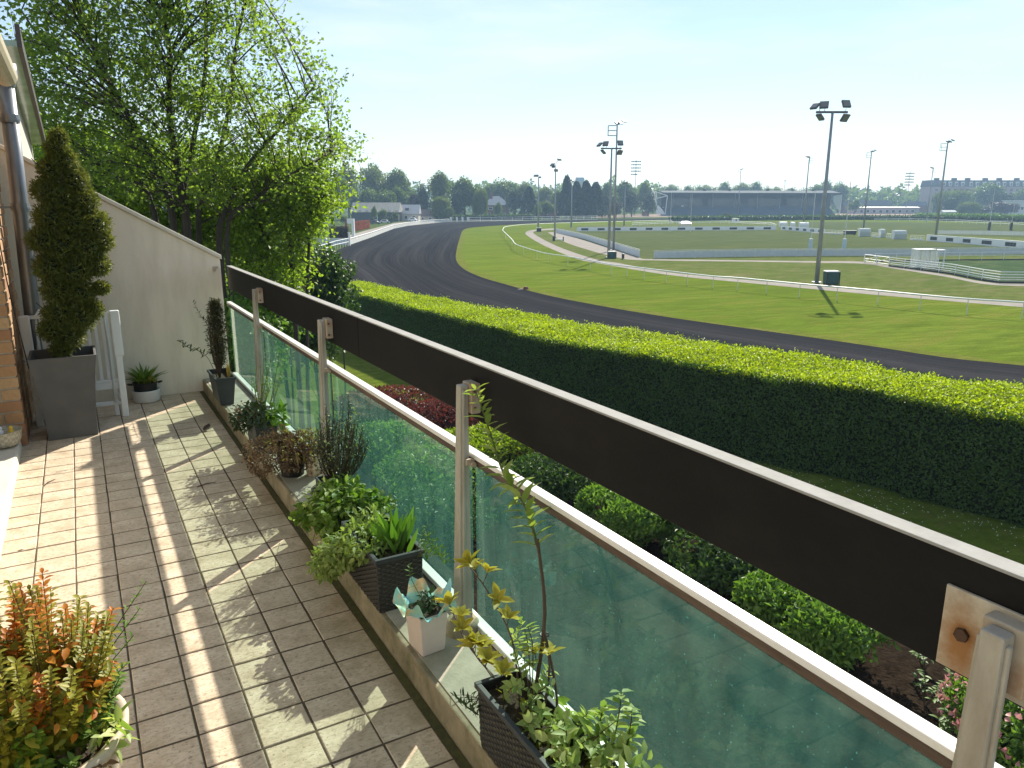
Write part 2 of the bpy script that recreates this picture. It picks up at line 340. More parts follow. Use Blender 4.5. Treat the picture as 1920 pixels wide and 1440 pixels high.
rpost = MB().tube([(0, 0, 0), (0, 0, RZ - .5), (.0, 0, RZ - .03)], [.035, .03, .03], 6).mesh('post')
for p in RL[:9] + [q for a, b in zip(RL[8:-1], RL[9:]) for q in [b]][:14]: link('post', rpost, m_whited, rr_o, p - RL[0])
# low walls round the pitch
NW = [G(*q) for q in ((1226, 485), (1440, 481.4), (1560, 480.8), (1680, 480.3), (1800, 479), (1920, 477.3), (1990, 476))]
fence('pitch_wall', 'long grey panelled barrier along the near side of the pitch with a white handrail', 'barrier', NW, along(NW, 3.4), 1.22, (1.24,), m_whited, .04, .045, panel=(.08, 1.1), panel_m=m_panel)
LW = [G(*q) for q in ((1043, 436), (1095, 448.5), (1150, 466.5), (1199, 482.8))]
fence('pitch_wall', 'grey panelled barrier running away from us behind the twin floodlight masts', 'barrier', LW, along(LW, 4), 1.22, (1.24,), m_whited, .04, .045, panel=(.06, 1.1), panel_m=m_panel)
FW = [G(*q) for q in ((1082, 433.6), (1262, 432.4), (1455, 431.2))]
def board_wall(label, pts, n, h, panel_frac=.48):
    o = thing('advertising_barrier', label, 'barrier', pts[0]); L = [p - pts[0] for p in pts]; tot = sum((b - a).length for a, b in zip(L[:-1], L[1:]))
    for a, b in zip(L[:-1], L[1:]):
        d = (b - a).normalized(); nr = Vector((-d.y, d.x, 0)) * .05; up = Vector((0, 0, 1))
        MB().hexa([a - nr, b - nr, b + nr, a + nr], [q + up * h for q in (a - nr, b - nr, b + nr, a + nr)]).build('panel', m_boardw, o)
        MB().tube([a + up * (h + .04), b + up * (h + .04)], .06, 6).build('handrail', m_white, o)
        k = max(1, round(n * (b - a).length / tot))
        for i in range(k):
            s0 = a.lerp(b, (i + .25) / k); s1 = a.lerp(b, (i + .25 + panel_frac * .9) / k); f = nr * (1.25 if (nr.dot(-pts[0]) > 0) else -1.25)
            MB().hexa([s0, s1, s1 + f, s0 + f], [q + up * h * .0 for q in ()] or [q + up * (h * .56) for q in (s0, s1, s1 + f, s0 + f)]).build('advert', m_adv, o).location.z = h * .22
    return o
m_boardw = M('barrier_white', (.80, .82, .82), .6, .05, 1)
def adv_mat():
    m, nt, p = newmat('advert_print'); n_ = noise(nt, 1.6, 3, .8, stretch=(1, 1, 2.5)); c = mixc(nt, maprange(nt, n_, .6, .66, 0, .7), (.022, .026, .035), (.5, .5, .46)); nt.links.new(c, p.inputs['Base Color']); p.inputs['Roughness'].default_value = .5; return m
m_adv = adv_mat()
board_wall('white barrier with evenly spaced dark advertising panels along the far side of the pitch', FW, 12, 1.15)
board_wall('short white barrier with five dark adverts in front of the three white shelters', [G(1464, 430.8), G(1546, 437.8)], 6, 1.15)
board_wall('white barrier with dark adverts running to the right edge behind the pitch', [G(1737, 451.5), G(1830, 459), G(1920, 466.7), G(1990, 473)], 7, 1.3)
OF = [G(*q) for q in ((657, 459), (697, 445), (738, 429), (765, 423.4), (788, 420), (815, 417.6), (843, 416))]
fence('track_fence', 'white panelled outer fence of the track bending away on the left', 'fence', OF, along(OF, 4), 1.25, (1.28,), m_white, .05, .09, panel=(.05, .95), panel_m=m_whited)
OF2 = [G(*q) for q in ((880, 415.8), (965, 414.7), (1040, 413.6), (1120, 412))]
fence('track_fence', 'white post and rail fence along the far end of the dark track', 'fence', OF2, along(OF2, 6), 2.1, (2.0, 1.1, .3), m_white, .09, .10)
SF_ = [G(*q) for q in ((596, 480), (612, 474.5), (630, 467.5), (654, 461.5))]
fence('track_fence', 'short stepped white rail fence beside the bushes where the track begins to bend', 'fence', SF_, along(SF_, 2.2), 1.5, (1.5, .85), m_white, .05, .07)
gate = thing('gate_pillars', 'row of white gate pillars with low gates at the far end of the track', 'gate', G(861, 416))
for i, dx in enumerate((-4.2, -1.2, 1.8, 4.6)): MB().box(dx - .35, dx + .35, -.3, .3, 0, 2.1).box(dx - .45, dx + .45, -.4, .4, 2.1, 2.25).build('pillar', m_white, gate)
for i, dx in enumerate((-2.7, .3, 3.2)): MB().box(dx - 1, dx + 1, -.05, .05, .3, .42).box(dx - 1, dx + 1, -.05, .05, 1.4, 1.5).build('gate_leaf', m_mast, gate)
AF = [G(*q) for q in ((1666, 499.5), (1781, 514), (1841, 526), (1874, 531))]
fence('arena_fence', 'white four-rail fence with a dark plinth slanting towards us at the arena', 'fence', AF, along(AF, 3.2), 1.2, (1.18, .9, .62, .38), m_white, .05, .045, plinth=(0, .22), panel_m=m_dark)
AF2 = [G(*q) for q in ((1874, 531), (1930, 531.5), (1990, 532))]
fence('arena_fence', 'white railing with dark plinth at the near right corner of the arena', 'fence', AF2[:2] + AF2[2:], along(AF2, 2.6)[1:], 1.2, (1.18, .9, .62, .38), m_white, .05, .045, plinth=(0, .22), panel_m=m_dark)
AF3 = [G(*q) for q in ((1640, 491.2), (1720, 489.8), (1799, 488.5), (1990, 487))]
fence('arena_fence', 'thin white railing along the back of the arena behind the mesh cage', 'fence', AF3, along(AF3, 3.5), 1.2, (1.18, .7), m_white, .04, .04, plinth=(0, .2), panel_m=m_dark)
wk = thing('wicket_gate', 'pair of small white barred gates at the left tip of the arena', 'gate', G(1640, 495))
sx = (G(1666, 499) - G(1620, 492.5)); sd = sx.normalized(); sL = sx.length; o0 = G(1620, 492.5) - G(1640, 495)
for i in range(3): MB().tube([o0 + sx * (i / 2), o0 + sx * (i / 2) + Vector((0, 0, 1.25))], .06, 6).build('post', m_white, wk)
for i in range(2):
    g_ = MB()
    for z in (.25, .6, 1.15): g_.tube([o0 + sx * (i / 2) + Vector((0, 0, z)), o0 + sx * ((i + 1) / 2) + Vector((0, 0, z))], .04, 5)
    g_.tube([o0 + sx * (i / 2) + Vector((0, 0, .25)), o0 + sx * ((i + 1) / 2) + Vector((0, 0, 1.15))], .03, 5); g_.build('gate_leaf', m_white, wk)
cg = thing('mesh_cage', 'white box-shaped mesh shelter standing behind the slanting arena fence', 'shelter', G(1742, 503.5), -YAW)
for x in (-1.75, -.6, .6, 1.75):
    for y in (0, 1.3): MB().box(x - .06, x + .06, y - .06, y + .06, 0, 2.35).build('post', m_white, cg)
MB().box(-1.85, .7, -.1, 1.4, 2.35, 2.45).build('roof_panel', m_white, cg); MB().box(.7, 1.85, -.1, 1.4, 2.28, 2.37).build('roof_panel', m_white, cg)
def net_mat(name, col, fac):
    m, nt, p = newmat(name); p.inputs['Base Color'].default_value = (*col, 1); p.inputs['Alpha'].default_value = fac; return m
m_net = net_mat('white_netting', (.75, .77, .77), .42); m_net2 = net_mat('white_railing_mesh', (.7, .73, .72), .5)
for (x0, x1) in ((-1.69, -.66), (-.54, .54), (.66, 1.69)): MB().box(x0, x1, 1.28, 1.32, 0.02, 2.3).build('net', m_net, cg)
BR = [G(*q) for q in ((1690, 437.5), (1760, 441), (1830, 438), (1990, 441))]
FR = [G(*q) for q in ((1640, 414.5), (1700, 415.6), (1790, 418.5), (1890, 423.5), (1990, 428))]
fence('distant_rail', 'white railing beyond the practice pitch below the far dark hedge', 'fence', FR, along(FR, 6), 1.5, (1.45, .8), m_white, .07, .09)
PR = [G(*q) for q in ((1755, 439.5), (1840, 440.5), (1990, 444))]
fence('pitch_rail', 'pale mesh railing between the two pitches on the right', 'fence', PR, along(PR, 3.), 1.15, (1.12,), m_whited, .04, .05, panel=(.1, 1.05), panel_m=m_net2)
# player shelters
def dugout(px, py, wpx, label, back=True):
    s = sc(py); W = wpx * s; o = thing('player_shelter', label, 'shelter', G(px, py), -YAW + R(8), 'player shelters beside the pitch')
    prof = [(0., 0.), (-.15, 1.2), (.1, 1.85), (.5, 2.05), (1.3, 2.05), (1.3, 1.98), (.55, 1.97), (.18, 1.8), (-.05, 1.2), (.1, 0.)]
    MB().prism(prof, -W / 2, W / 2, 'yz').build('canopy', m_dug if back else m_white, o)
    for x in (-W / 2, W / 2): MB().prism([(0, 0), (-.1, 1.2), (.15, 1.85), (.5, 2.05), (1.25, 2.05), (.9, 1.0), (.8, 0)], x - .03, x + .03, 'yz').build('end_panel', m_white, o)
    MB().box(-W / 2 + .1, W / 2 - .1, .35, .7, .4, .46).build('bench', m_whited, o)
    return o
m_dug = M('shelter_acrylic', (.42, .47, .47), .3, .1, 2)
dugout(1622, 443.5, 22, 'grey curved player shelter, widest one beside the pitch behind the right goal post')
dugout(1655, 445.5, 9, 'narrow curved white player shelter between the two wide ones')
dugout(1688, 448.5, 26, 'grey curved player shelter nearest the low right-hand advertising barrier')
dugout(1469, 426.8, 15, 'white rounded shelter on the far touchline, left of three', False)
dugout(1487, 427.5, 8, 'white rounded shelter on the far touchline, small middle one of three', False)
dugout(1508, 428.5, 18, 'white rounded shelter on the far touchline, right of three by a mast', False)
def railed(px0, py0, px1, py1, label):
    L = [G(px0, py0), G(px1, py1)]; fence('pitch_barrier', label, 'barrier', L, along(L, 1.5), 1.1, (1.1, .75, .4), m_white, .05, .05, panel=(.02, .3), panel_m=m_white)
railed(1547, 438.2, 1580, 440.2, 'low white barred barrier right of the five-advert board'); railed(1634, 444.8, 1650, 446, 'white barred barrier between the wide and narrow shelters'); railed(1662, 446, 1674, 447.6, 'white barred barrier left of the rightmost shelter'); railed(1706, 450, 1733, 451.5, 'white barred barrier before the long right-hand advertising boards')
bn = thing('drinks_cart', 'dark cart with white frame at the foot of the right goal post', 'cart', G(1593, 440.5), -YAW); MB().box(-1.6, 1.6, -.4, .4, .15, 1.1).build('body', m_dark, bn, .04); MB().box(-1.7, 1.7, -.5, .5, 1.1, 1.2).build('lid', m_whited, bn)
MB().box(-1.3, -1.1, -.3, .3, 0, .15).build('foot', m_dark, bn); MB().box(1.1, 1.3, -.3, .3, 0, .15).build('foot', m_dark, bn)
# goal posts with pads
def goal(pa, pb, topa, hpad, label, padm, cross=3.0):
    A, B = G(*pa), G(*pb); o = thing('rugby_goal', label, 'goal', A); H = [(pa[1] - topa[0]) * sc(pa[1]), (pb[1] - topa[1]) * sc(pb[1])]
    for q, h in zip((A, B), H):
        MB().tube([q - A, q - A + Vector((0, 0, h))], [.07, .05], 8).build('upright', m_whited, o)
        if hpad: MB().frus(q.x - A.x, q.y - A.y, 0, hpad, .62, .62, .55, .55, -YAW).build('pad', padm, o, .05)
    MB().tube([Vector((0, 0, cross)), B - A + Vector((0, 0, cross))], .05, 8).build('crossbar', m_whited, o); return o
m_pad = M('pale_blue_pad', (.42, .52, .60), .5, .08, 2)
goal((1519, 468.5), (1582, 468.5), (357, 341), 2.0, 'white rugby goal with pale padded uprights at the near touchline', m_pad)
goal((1256, 435), (1294, 435), (361, 363), 0, 'thin white rugby goal at the left end in front of the grandstand', m_pad)
goal((1854, 432.2), (1895, 432.2), (353, 376), 2.6, 'white rugby goal with dark padded uprights at the far right', m_dark)

# ------------------------------------------------------------------ floodlight masts
def head(o, c, w_, h_, d_, pitch, yaw, name='floodlight'):
    e = link(name, MB().box(-w_ / 2, w_ / 2, -d_ / 2, d_ / 2, -h_ / 2, h_ / 2).mesh('floodlight', .03), m_lamp, o, c); e.rotation_euler = (pitch, 0, yaw)
    link('lens', MB().box(-w_ * .43, w_ * .43, -d_ / 2 - .01, -d_ / 2 + .02, -h_ * .42, h_ * .42).mesh('lens'), m_lens, e)
    return e
def mast(px, py, top, kind, label, flip=1, extra_bin=False):
    g = G(px, py); d = math.hypot(g.x, g.y); h = (py - top) * sc(py) * (1.01); o = thing('floodlight_mast', label, 'floodlight', g, -YAW, 'floodlight masts round the course')
    r0 = .24 if d < 200 else .30
    MB().tube([(0, 0, 0), (0, 0, h * .5), (0, 0, h)], [r0, r0 * .75, r0 * .5], 10).build('pole', m_mast, o, smooth=True)
    MB().box(-.4, .4, -.4, .4, 0, .1).build('base_plate', m_mast, o)
    if kind == 'cross':
        MB().box(-1.65, 1.5, -.09, .09, h - .15, h + .05).build('crossarm', m_lamp, o)
        for x, z, pi, ya, w_ in ((-1.85, .5, 50, -55, .75), (-.95, .62, 35, -25, .85), (1.25, .72, 30, 10, .85), (1.2, -.62, -35, 25, .85), (-1.3, -.55, -50, -60, .6)): head(o, (x, -.1 if z > 0 else -.25, h + z), w_, .8, .22, R(-pi), R(ya))
        for x in (-1.4, -.9, 1.2): MB().tube([(x, 0, h - .05), (x + .12, -.05, h + .3)], .035, 5).build('bracket', m_whited, o)
    elif kind == 'frame':
        for x, z, pi, w_ in ((.55 * flip, .35, 55, .8), (1.15 * flip, .65, 60, .8), (-.05, .28, 55, .7)): head(o, (x, 0, h + z), w_, .7, .2, R(-pi), R(30 * flip))
        f = MB(); x0, x1 = (-1.55, -.12) if flip > 0 else (.12, 1.55); z0, z1 = h - 1.75, h - .1
        for a, b in (((x0, z0), (x0, z1)), ((x0, z1), (x1, z1)), ((x0, z0), (x1, z0)), ((x0, (z0 + z1) / 2), (x1, (z0 + z1) / 2))):
            f.tube([(a[0], -.3, a[1]), (b[0], -.3, b[1])], .05, 5); f.tube([(a[0], .3, a[1]), (b[0], .3, b[1])], .05, 5)
        f.build('service_cage', m_mast, o); MB().box(min(x0, x1), max(x0, x1), -.35, .35, z0 - .06, z0).build('platform', m_mast, o)
    elif kind == 'wing':
        MB().tube([(0, 0, h), (.1, 0, h + 1.1), (.5, 0, h + 1.7)], .06, 6).build('outrigger', m_mast, o); head(o, (.85, 0, h + 1.9), 1.1, .5, .25, R(-40), R(40)); head(o, (-.75, 0, h + .75), 1.2, .8, .22, R(-45), R(-50)); head(o, (.1, -.2, h - .5), .9, .6, .22, R(-30), R(10)); head(o, (-.5, -.1, h + .35), .8, .6, .22, R(-40), R(-20))
    elif kind == 'small':
        head(o, (-.75, 0, h + .45), 1.5, .7, .25, R(-40), R(-25)); head(o, (.4, 0, h), .8, .5, .2, R(-30), R(15))
    elif kind == 'rows':
        rows = 5 if h > 30 else 3; W = 7.5 if rows == 5 else 6
        for i in range(rows):
            z = h - 2.2 - i * 2.3; MB().box(-W / 2, W / 2, -.12, .12, z - .1, z + .1).build('lamp_row', m_mast, o)
            for k in range(6 if i < rows - 1 else 4): head(o, (-W / 2 + .6 + k * (W - 1.2) / 5, -.3, z + .35), .95, .9, .35, R(-35), 0)
        MB().tube([(0, 0, h), (0, 0, h + 3)], .04, 5).build('lightning_rod', m_mast, o)
    elif kind == 'plain':
        head(o, (-.3, 0, h), 1.0, .5, .3, R(-40), R(-20)); head(o, (.5, 0, h + .2), 1.0, .5, .3, R(-40), R(20))
    return o
mast(1141, 483, 283, 'cross', 'grey floodlight mast with crossarm lamps beside the left green bin')
mast(1531, 530, 221, 'cross', 'tallest-looking grey floodlight mast with five lamps beside the right green bin')
mast(1150, 469, 242, 'frame', 'taller mast with service cage just right of the crossarm mast')
mast(1619, 428, 289, 'frame', 'caged floodlight mast behind the widest player shelter')
mast(1754, 446, 273, 'frame', 'caged floodlight mast at the start of the right-hand advertising boards')
mast(1506, 425.5, 299, 'frame', 'caged mast in front of the right half of the grandstand', -1)
mast(1383, 410, 320, 'frame', 'slim caged mast before the middle of the grandstand')
mast(1737, 415.5, 318, 'frame', 'caged mast behind the practice pitch, left of the apartment block', -1)
mast(1040, 449, 318, 'wing', 'mast with curved lamp arm and a white bench at its foot')
mast(1009, 433, 334, 'small', 'leftmost slim floodlight mast with a black box at its foot')
mast(1071, 426, 342, 'small', 'slim mast in front of the dark conifers left of the twin masts')
mast(1189, 404, 300, 'rows', 'tall stadium floodlight with five rows of lamps left of the grandstand')
mast(1697, 402, 322, 'rows', 'stadium floodlight with three rows of lamps right of the grandstand')
mast(1467, 402, 340, 'plain', 'far lamp mast rising behind the grandstand roof')
mast(1170, 424, 345, 'plain', 'thin far mast right of the twin masts')
m_bin = M('bin_green', (.022, .07, .065), .5, .2, 3)
def bin_(px, py, label, w_=1.5, h=1.25):
    o = thing('storage_bin', label, 'bin', G(px, py), -YAW); MB().frus(0, 0, 0.02, h, w_ * .94, w_ * .8, w_, w_ * .85).build('body', m_bin, o, .06)
    MB().frus(0, 0, h, h + .1, w_ * 1.06, w_ * .92, w_ * .9, w_ * .75).build('lid', m_whited, o, .02)
    for x in (-.5, .5): MB().box(x * w_ - .04, x * w_ + .04, -w_ * .46, -w_ * .4, 0, h * .98).build('corner_post', m_dark, o)
bin_(1557, 533, 'dark green box bin with a pale lid beside the nearest floodlight mast', 1.3, 1.3); bin_(1147, 484.5, 'dark green bin with pale lid at the foot of the left twin mast', 1.2, 1.0)
bl = thing('litter_post', 'small black litter bin on the grass right of the twin masts', 'bin', G(1168, 486.5)); MB().lathe([(.16, .12), (.2, .2), (.2, .85), (0, .9)], n=10).build('body', m_dark, bl); MB().box(-.04, .04, -.04, .04, 0, .2).build('stand', m_dark, bl)
bx = thing('control_box', 'black control box at the foot of the leftmost mast', 'box', G(1010.5, 434.5), -YAW); MB().box(-.7, .7, -.5, .5, 0, 1.1).build('cabinet', m_dark, bx, .04); MB().box(-.75, .75, -.55, .55, 1.1, 1.2).build('lid', m_whited, bx)
be = thing('white_bench', 'white bench with black end boxes under the curved-arm mast', 'bench', G(1047, 452), -YAW); MB().box(-1.1, 1.1, -.3, .3, .35, .5).build('seat', m_white, be); MB().box(-1.3, -.75, -.35, .35, 0, 1.1).build('box', m_dark, be); MB().box(1.0, 1.2, -.3, .3, 0, 1.0).build('backrest', m_dark, be); MB().box(.8, 1.0, -.25, .25, 0, .35).build('leg', m_white, be)
cn = thing('track_marker', 'small reddish marker lying at the inner edge of the dark track', 'marker', G(985.5, 543)); MB().frus(0, 0, 0, .3, .7, .4, .25, .2, .5).build('block', M('rust_red_paint', (.12, .03, .02), .7), cn, .03); MB().box(-.8, -.3, -.15, .2, 0, .09).build('foot', m_path, cn)

# ------------------------------------------------------------------ far buildings
m_stand = M('stand_steel_blue', (.022, .032, .052), .6, .2, .1); m_seats = M('stand_seats', (.05, .075, .12), .7, .2, .3); m_roofd = M('stand_roof', (.06, .075, .085), 1., .2, .1)
m_glassd = M('dark_glazing', (.03, .04, .055), .12, .3, .3, spec=.6)
m_brickf = M('far_brick', (.20, .10, .08), .85, .2, .5); m_render = M('far_render', (.50, .46, .40), .85, .12, .4); m_tile_r = M('far_roof_tiles', (.13, .10, .09), .85, .25, .6, stretch=(1, 1, 4)); m_pale_r = M('pale_slate_roof', (.46, .44, .45), .7, .12, .3)
m_corr = M('corrugated_roof', (.30, .28, .24), .75, .3, .9, stretch=(3, .3, .3)); m_slate = M('mansard_slate', (.085, .085, .10), .7, .2, .3)
m_pinkw = M('pink_render', (.40, .30, .30), .85, .1, .3)
def fobj(name, label, cat, px, py): return thing(name, label, cat, G(px, py), -YAW), sc(py)
# grandstand
gs, s = fobj('grandstand', 'long dark blue grandstand with flat roof and white left gable frame', 'grandstand', 1400, 404.5)
X = lambda px: (px - 1400) * s; Z = lambda py: (404.5 - py) * s
MB().box(X(1242), X(1577), 16, 17, 0, Z(359)).build('back_wall', m_stand, gs)
for i in range(14): MB().box(X(1246), X(1572), i * 1.05, i * 1.05 + 1.1, 0, .8 + i * .46).build('seat_tier', m_seats, gs)
MB().hexa([(X(1236), -2, Z(362)), (X(1579), -2, Z(364)), (X(1579), 18, Z(358)), (X(1236), 18, Z(358))], [(X(1236), -2, Z(361)), (X(1579), -2, Z(362.6)), (X(1579), 18, Z(356.6)), (X(1236), 18, Z(356.6))]).build('roof', m_roofd, gs)
MB().box(X(1236), X(1579), -2.3, -2, Z(363.6), Z(361.8)).build('roof_fascia', m_stand, gs)
for i in range(4): MB().box(X(1255 + i * 78), X(1255 + i * 78 + 66), 14.6, 15, Z(388), Z(372)).build('window_band', m_glassd, gs)
MB().box(X(1244), X(1574), 14, 14.6, Z(389.5), Z(388)).build('gallery_rail', m_whited, gs)
for px in (1262, 1296, 1340, 1384, 1428, 1472, 1516, 1554): MB().tube([(X(px), 11, 0), (X(px), 11, Z(360))], .22, 6).build('column', m_mast, gs)
for px in (1326, 1376, 1450, 1500, 1540): MB().box(X(px) - .9, X(px) + .9, 15, 16.5, Z(357), Z(354)).build('roof_vent', m_stand, gs)
MB().box(X(1280), X(1286), 13.6, 14, Z(391), Z(385)).build('sign_board', m_white, gs)
gl = MB()
gl.prism([(X(1563), Z(367)), (X(1579), Z(364.8)), (X(1577), Z(396)), (X(1571), Z(390)), (X(1566), Z(383)), (X(1563), Z(376))], -1.5, -1.0); gl.build('windscreen', M('green_windscreen', (.30, .36, .34), .4, .1, .2), gs)
MB().tube([(X(1578), -1, 0), (X(1579), -1, Z(364))], .3, 6).build('end_post', m_whited, gs)
lf = MB()
for a, b in (((1219, 359), (1244, 367)), ((1244, 367), (1241, 402)), ((1219, 360), (1225, 402)), ((1224, 372), (1244, 367)), ((1222, 361), (1224, 374))): lf.tube([(X(a[0]), -2, Z(a[1])), (X(b[0]), -2, Z(b[1]))], .3, 6)
lf.build('gable_frame', m_white, gs)
MB().prism([(X(1220), Z(366)), (X(1226), Z(384)), (X(1236), Z(393)), (X(1241), Z(402)), (X(1225), Z(402))], -1.6, -1.3).build('gable_panel', m_white, gs)
MB().tube([(X(1204), -3, Z(398)), (X(1204.5), -3, Z(386)), (X(1207), -3, Z(374)), (X(1211), -3, Z(365)), (X(1217), -3, Z(359))], [.9, 1., 1., .9, .7], 8).build('arch_rib', m_white, gs, smooth=True)
MB().box(X(1197), X(1209), -4, 0, 0, Z(397)).build('ticket_booth', m_brickf, gs)
# houses on the left
def gable_house(px, py, wpx, hpx, rpx, label, wallm, roofm, depth=9, along_x=True, wins=(), cat='house'):
    o, s = fobj('house', label, cat, px, py); W, Hh, Rr = wpx * s, hpx * s, rpx * s
    MB().box(-W / 2, W / 2, 0, depth, 0, Hh).build('wall', wallm, o); e = .5
    if along_x: rf = MB().add([(-W / 2 - e, -e, Hh - .1), (W / 2 + e, -e, Hh - .1), (W / 2 + e, depth / 2, Hh + Rr), (-W / 2 - e, depth / 2, Hh + Rr), (W / 2 + e, depth + e, Hh - .1), (-W / 2 - e, depth + e, Hh - .1)], [(0, 1, 2, 3), (3, 2, 4, 5), (1, 4, 2), (0, 3, 5), (0, 5, 4, 1)])
    else: rf = MB().add([(-W / 2 - e, -e, Hh), (W / 2 + e, -e, Hh), (W / 2 + e, depth + e, Hh), (-W / 2 - e, depth + e, Hh), (-W * .12, depth / 2, Hh + Rr), (W * .12, depth / 2, Hh + Rr)], [(0, 1, 5, 4), (1, 2, 5), (2, 3, 4, 5), (3, 0, 4), (0, 3, 2, 1)])
    r = rf.build('roof', roofm, o)
    for (a, b, c, d) in wins:
        f = MB().box(a * W, b * W, -.12, 0.02, c * Hh, d * Hh).build('window', m_white, o); MB().box(a * W + .2, b * W - .2, -.14, -.1, c * Hh + .2, d * Hh - .2).build('pane', m_glassd, f)
    return o, r, s
o, r, s = gable_house(703, 415.5, 90, 18, 18, 'long low barn with a ribbed grey-brown roof on the left', m_dark, m_corr, 14, wins=((-.02, .06, .2, .7),), cat='barn')
for i in range(7): MB().box(-11 + i * 3.5, -9.8 + i * 3.5, 1.0, 1.06, 4.9, 6.6).build('roof_light', m_whited, o)
o, r, s = gable_house(768, 414.5, 34, 14, 17, 'cream house with a steep pale gable roof right of the long barn', m_render, m_pale_r, 9, wins=((-.3, -.1, .25, .75), (.15, .35, .25, .75)))
MB().box(-2.2, -.4, 1.2, 3.4, 4.2, 6.4).build('dormer', m_slate, r)
gable_house(800, 413.5, 34, 8, 13, 'low house with long brown roof behind the white van', m_render, m_tile_r, 8, wins=((-.3, -.15, .2, .8), (.1, .3, .2, .8)))
o, r, s = gable_house(930, 408.5, 52, 24, 17, 'red brick villa with pale hipped roof among dark trees', m_brickf, m_pale_r, 12, False, wins=((-.33, -.2, .15, .4), (.22, .36, .1, .38), (-.28, -.12, .62, .85)))
MB().box(-3.5, -2.2, 4, 5, Z(404.5) + 8, 15.5).build('chimney', m_brickf, r)
gable_house(1030, 408, 36, 18, 17, 'far house with a dark pyramid roof behind the leftmost mast', m_brickf, m_tile_r, 12, False, wins=((-.3, -.1, .3, .6),))
gable_house(1660, 401, 130, 12, 1.5, 'long low white stable row with dark doors right of the grandstand', m_pinkw, m_whited, 9, wins=tuple((-.48 + i * .095, -.43 + i * .095, .15, .65) for i in range(10)), cat='building')
gable_house(1625, 399.5, 90, 15, 9, 'row of houses with dark slate roofs behind the stable row', m_brickf, m_slate, 10, wins=((-.4, -.36, .3, .6), (-.2, -.16, .3, .6), (0, .04, .3, .6)))
gable_house(1719, 399.5, 40, 14, 8, 'dark roofed house left of the rounded bright trees', m_brickf, m_slate, 10)
gable_house(1780, 404, 24, 7, 3, 'small white hut below the rounded trees', m_white, m_whited, 5, wins=((-.3, .1, .3, .8),), cat='hut')
ap, s = fobj('apartment_block', 'long hazy apartment block with dark mansard roof and white dormers at right', 'building', 1840, 399)
X = lambda px: (px - 1840) * s; Z = lambda py: (399 - py) * s
MB().box(X(1733), X(1960), 0, 16, 0, Z(350)).build('wall', m_pinkw, ap)
rf = MB().hexa([(X(1732.5), -.5, Z(350)), (X(1961), -.5, Z(350)), (X(1961), 17, Z(350)), (X(1732.5), 17, Z(350))], [(X(1733), 2, Z(338)), (X(1960), 2, Z(338)), (X(1960), 15, Z(338)), (X(1733), 15, Z(338))]).build('roof', m_slate, ap)
for px in (1760, 1772, 1784, 1796, 1812, 1824, 1838, 1850, 1864, 1876, 1889, 1901, 1914):
    d = MB().box(X(px) - 1.3, X(px) + 1.3, -1, 2, Z(349), Z(341)).build('dormer', m_white, rf); MB().box(X(px) - .8, X(px) + .8, -1.1, -.95, Z(348), Z(343)).build('pane', m_glassd, d)
for px in (1752, 1786, 1812, 1846, 1873, 1907): MB().box(X(px) - 2, X(px) + 2, 5, 8, Z(338), Z(333.5)).build('chimney', m_slate, rf)
for py in (354, 361, 368, 375, 382):
    for i in range(16): MB().box(X(1745 + i * 12), X(1745 + i * 12 + 5), -.15, .02, Z(py + 4.5), Z(py)).build('window', m_glassd, ap)
tw, s = fobj('water_tower', 'pale blue square tower top above the dark conifers', 'tower', 1086, 398)
MB().frus(0, 0, 0, 55 * s, 12 * s, 12 * s, 12 * s, 12 * s).build('shaft', m_render, tw); MB().frus(0, 0, 55 * s, 63 * s, 16 * s, 16 * s, 16 * s, 16 * s).frus(0, 0, 63 * s, 65 * s, 17 * s, 17 * s, 12 * s, 12 * s).build('tank', M('blue_grey_cladding', (.34, .42, .50), .6, .05), tw)
wb, s = fobj('white_building', 'white modern building half hidden by trees at the right edge', 'building', 1915, 403)
MB().box(-20 * s, 30 * s, 0, 12, 0, 26 * s).build('wall', m_whited, wb); MB().box(-22 * s, 32 * s, -1, 13, 26 * s, 27.5 * s).build('roof', m_white, wb)
for i in range(6): MB().box(-17 * s + i * 7 * s, -12 * s + i * 7 * s, -.15, .02, 10 * s, 15 * s).build('window', m_glassd, wb)
# gate pillars, brick-red hedge and vehicles along the street on the left
gp = thing('entrance_portal', 'white entrance portal with brick side behind the left fence', 'gate', G(650, 444), -YAW); s = sc(444)
MB().box(-.3, .25, 0, 1.0, 0, 34 * s).build('pillar', m_brickf, gp); MB().box(.25, 2.0, 0, 1.0, 25 * s, 34 * s).build('lintel', m_white, gp); MB().box(1.35, 2.0, 0.02, .98, 0, 25 * s).build('pillar', m_white, gp)
wp = thing('white_post', 'white post where the stepped rail meets the panelled fence', 'post', G(655.5, 460.5), -YAW); MB().box(-.18, .18, -.18, .18, 0, 2.5).box(-.24, .24, -.24, .24, 2.5, 2.62).build('post', m_white, wp)
gw = thing('garden_wall', 'grey blue low wall below the dark clipped hedge at left', 'wall', G(632, 459), -YAW); MB().box(-3.6, 2.0, 0, .2, 0, 1.25).build('panel', m_panel, gw); MB().box(-3.65, 2.05, -.03, .23, 1.25, 1.33).build('coping', m_whited, gw)
CARS = ((704, 420.5, 11, (.03, .035, .045), 'dark car parked on the street left of the trees', 'car'), (722, 418.5, 10, (.55, .56, .58), 'pale car parked beside the dark shrub on the street', 'car'), (774, 415.2, 13, (.7, .72, .74), 'white van parked below the cream house', 'van'))
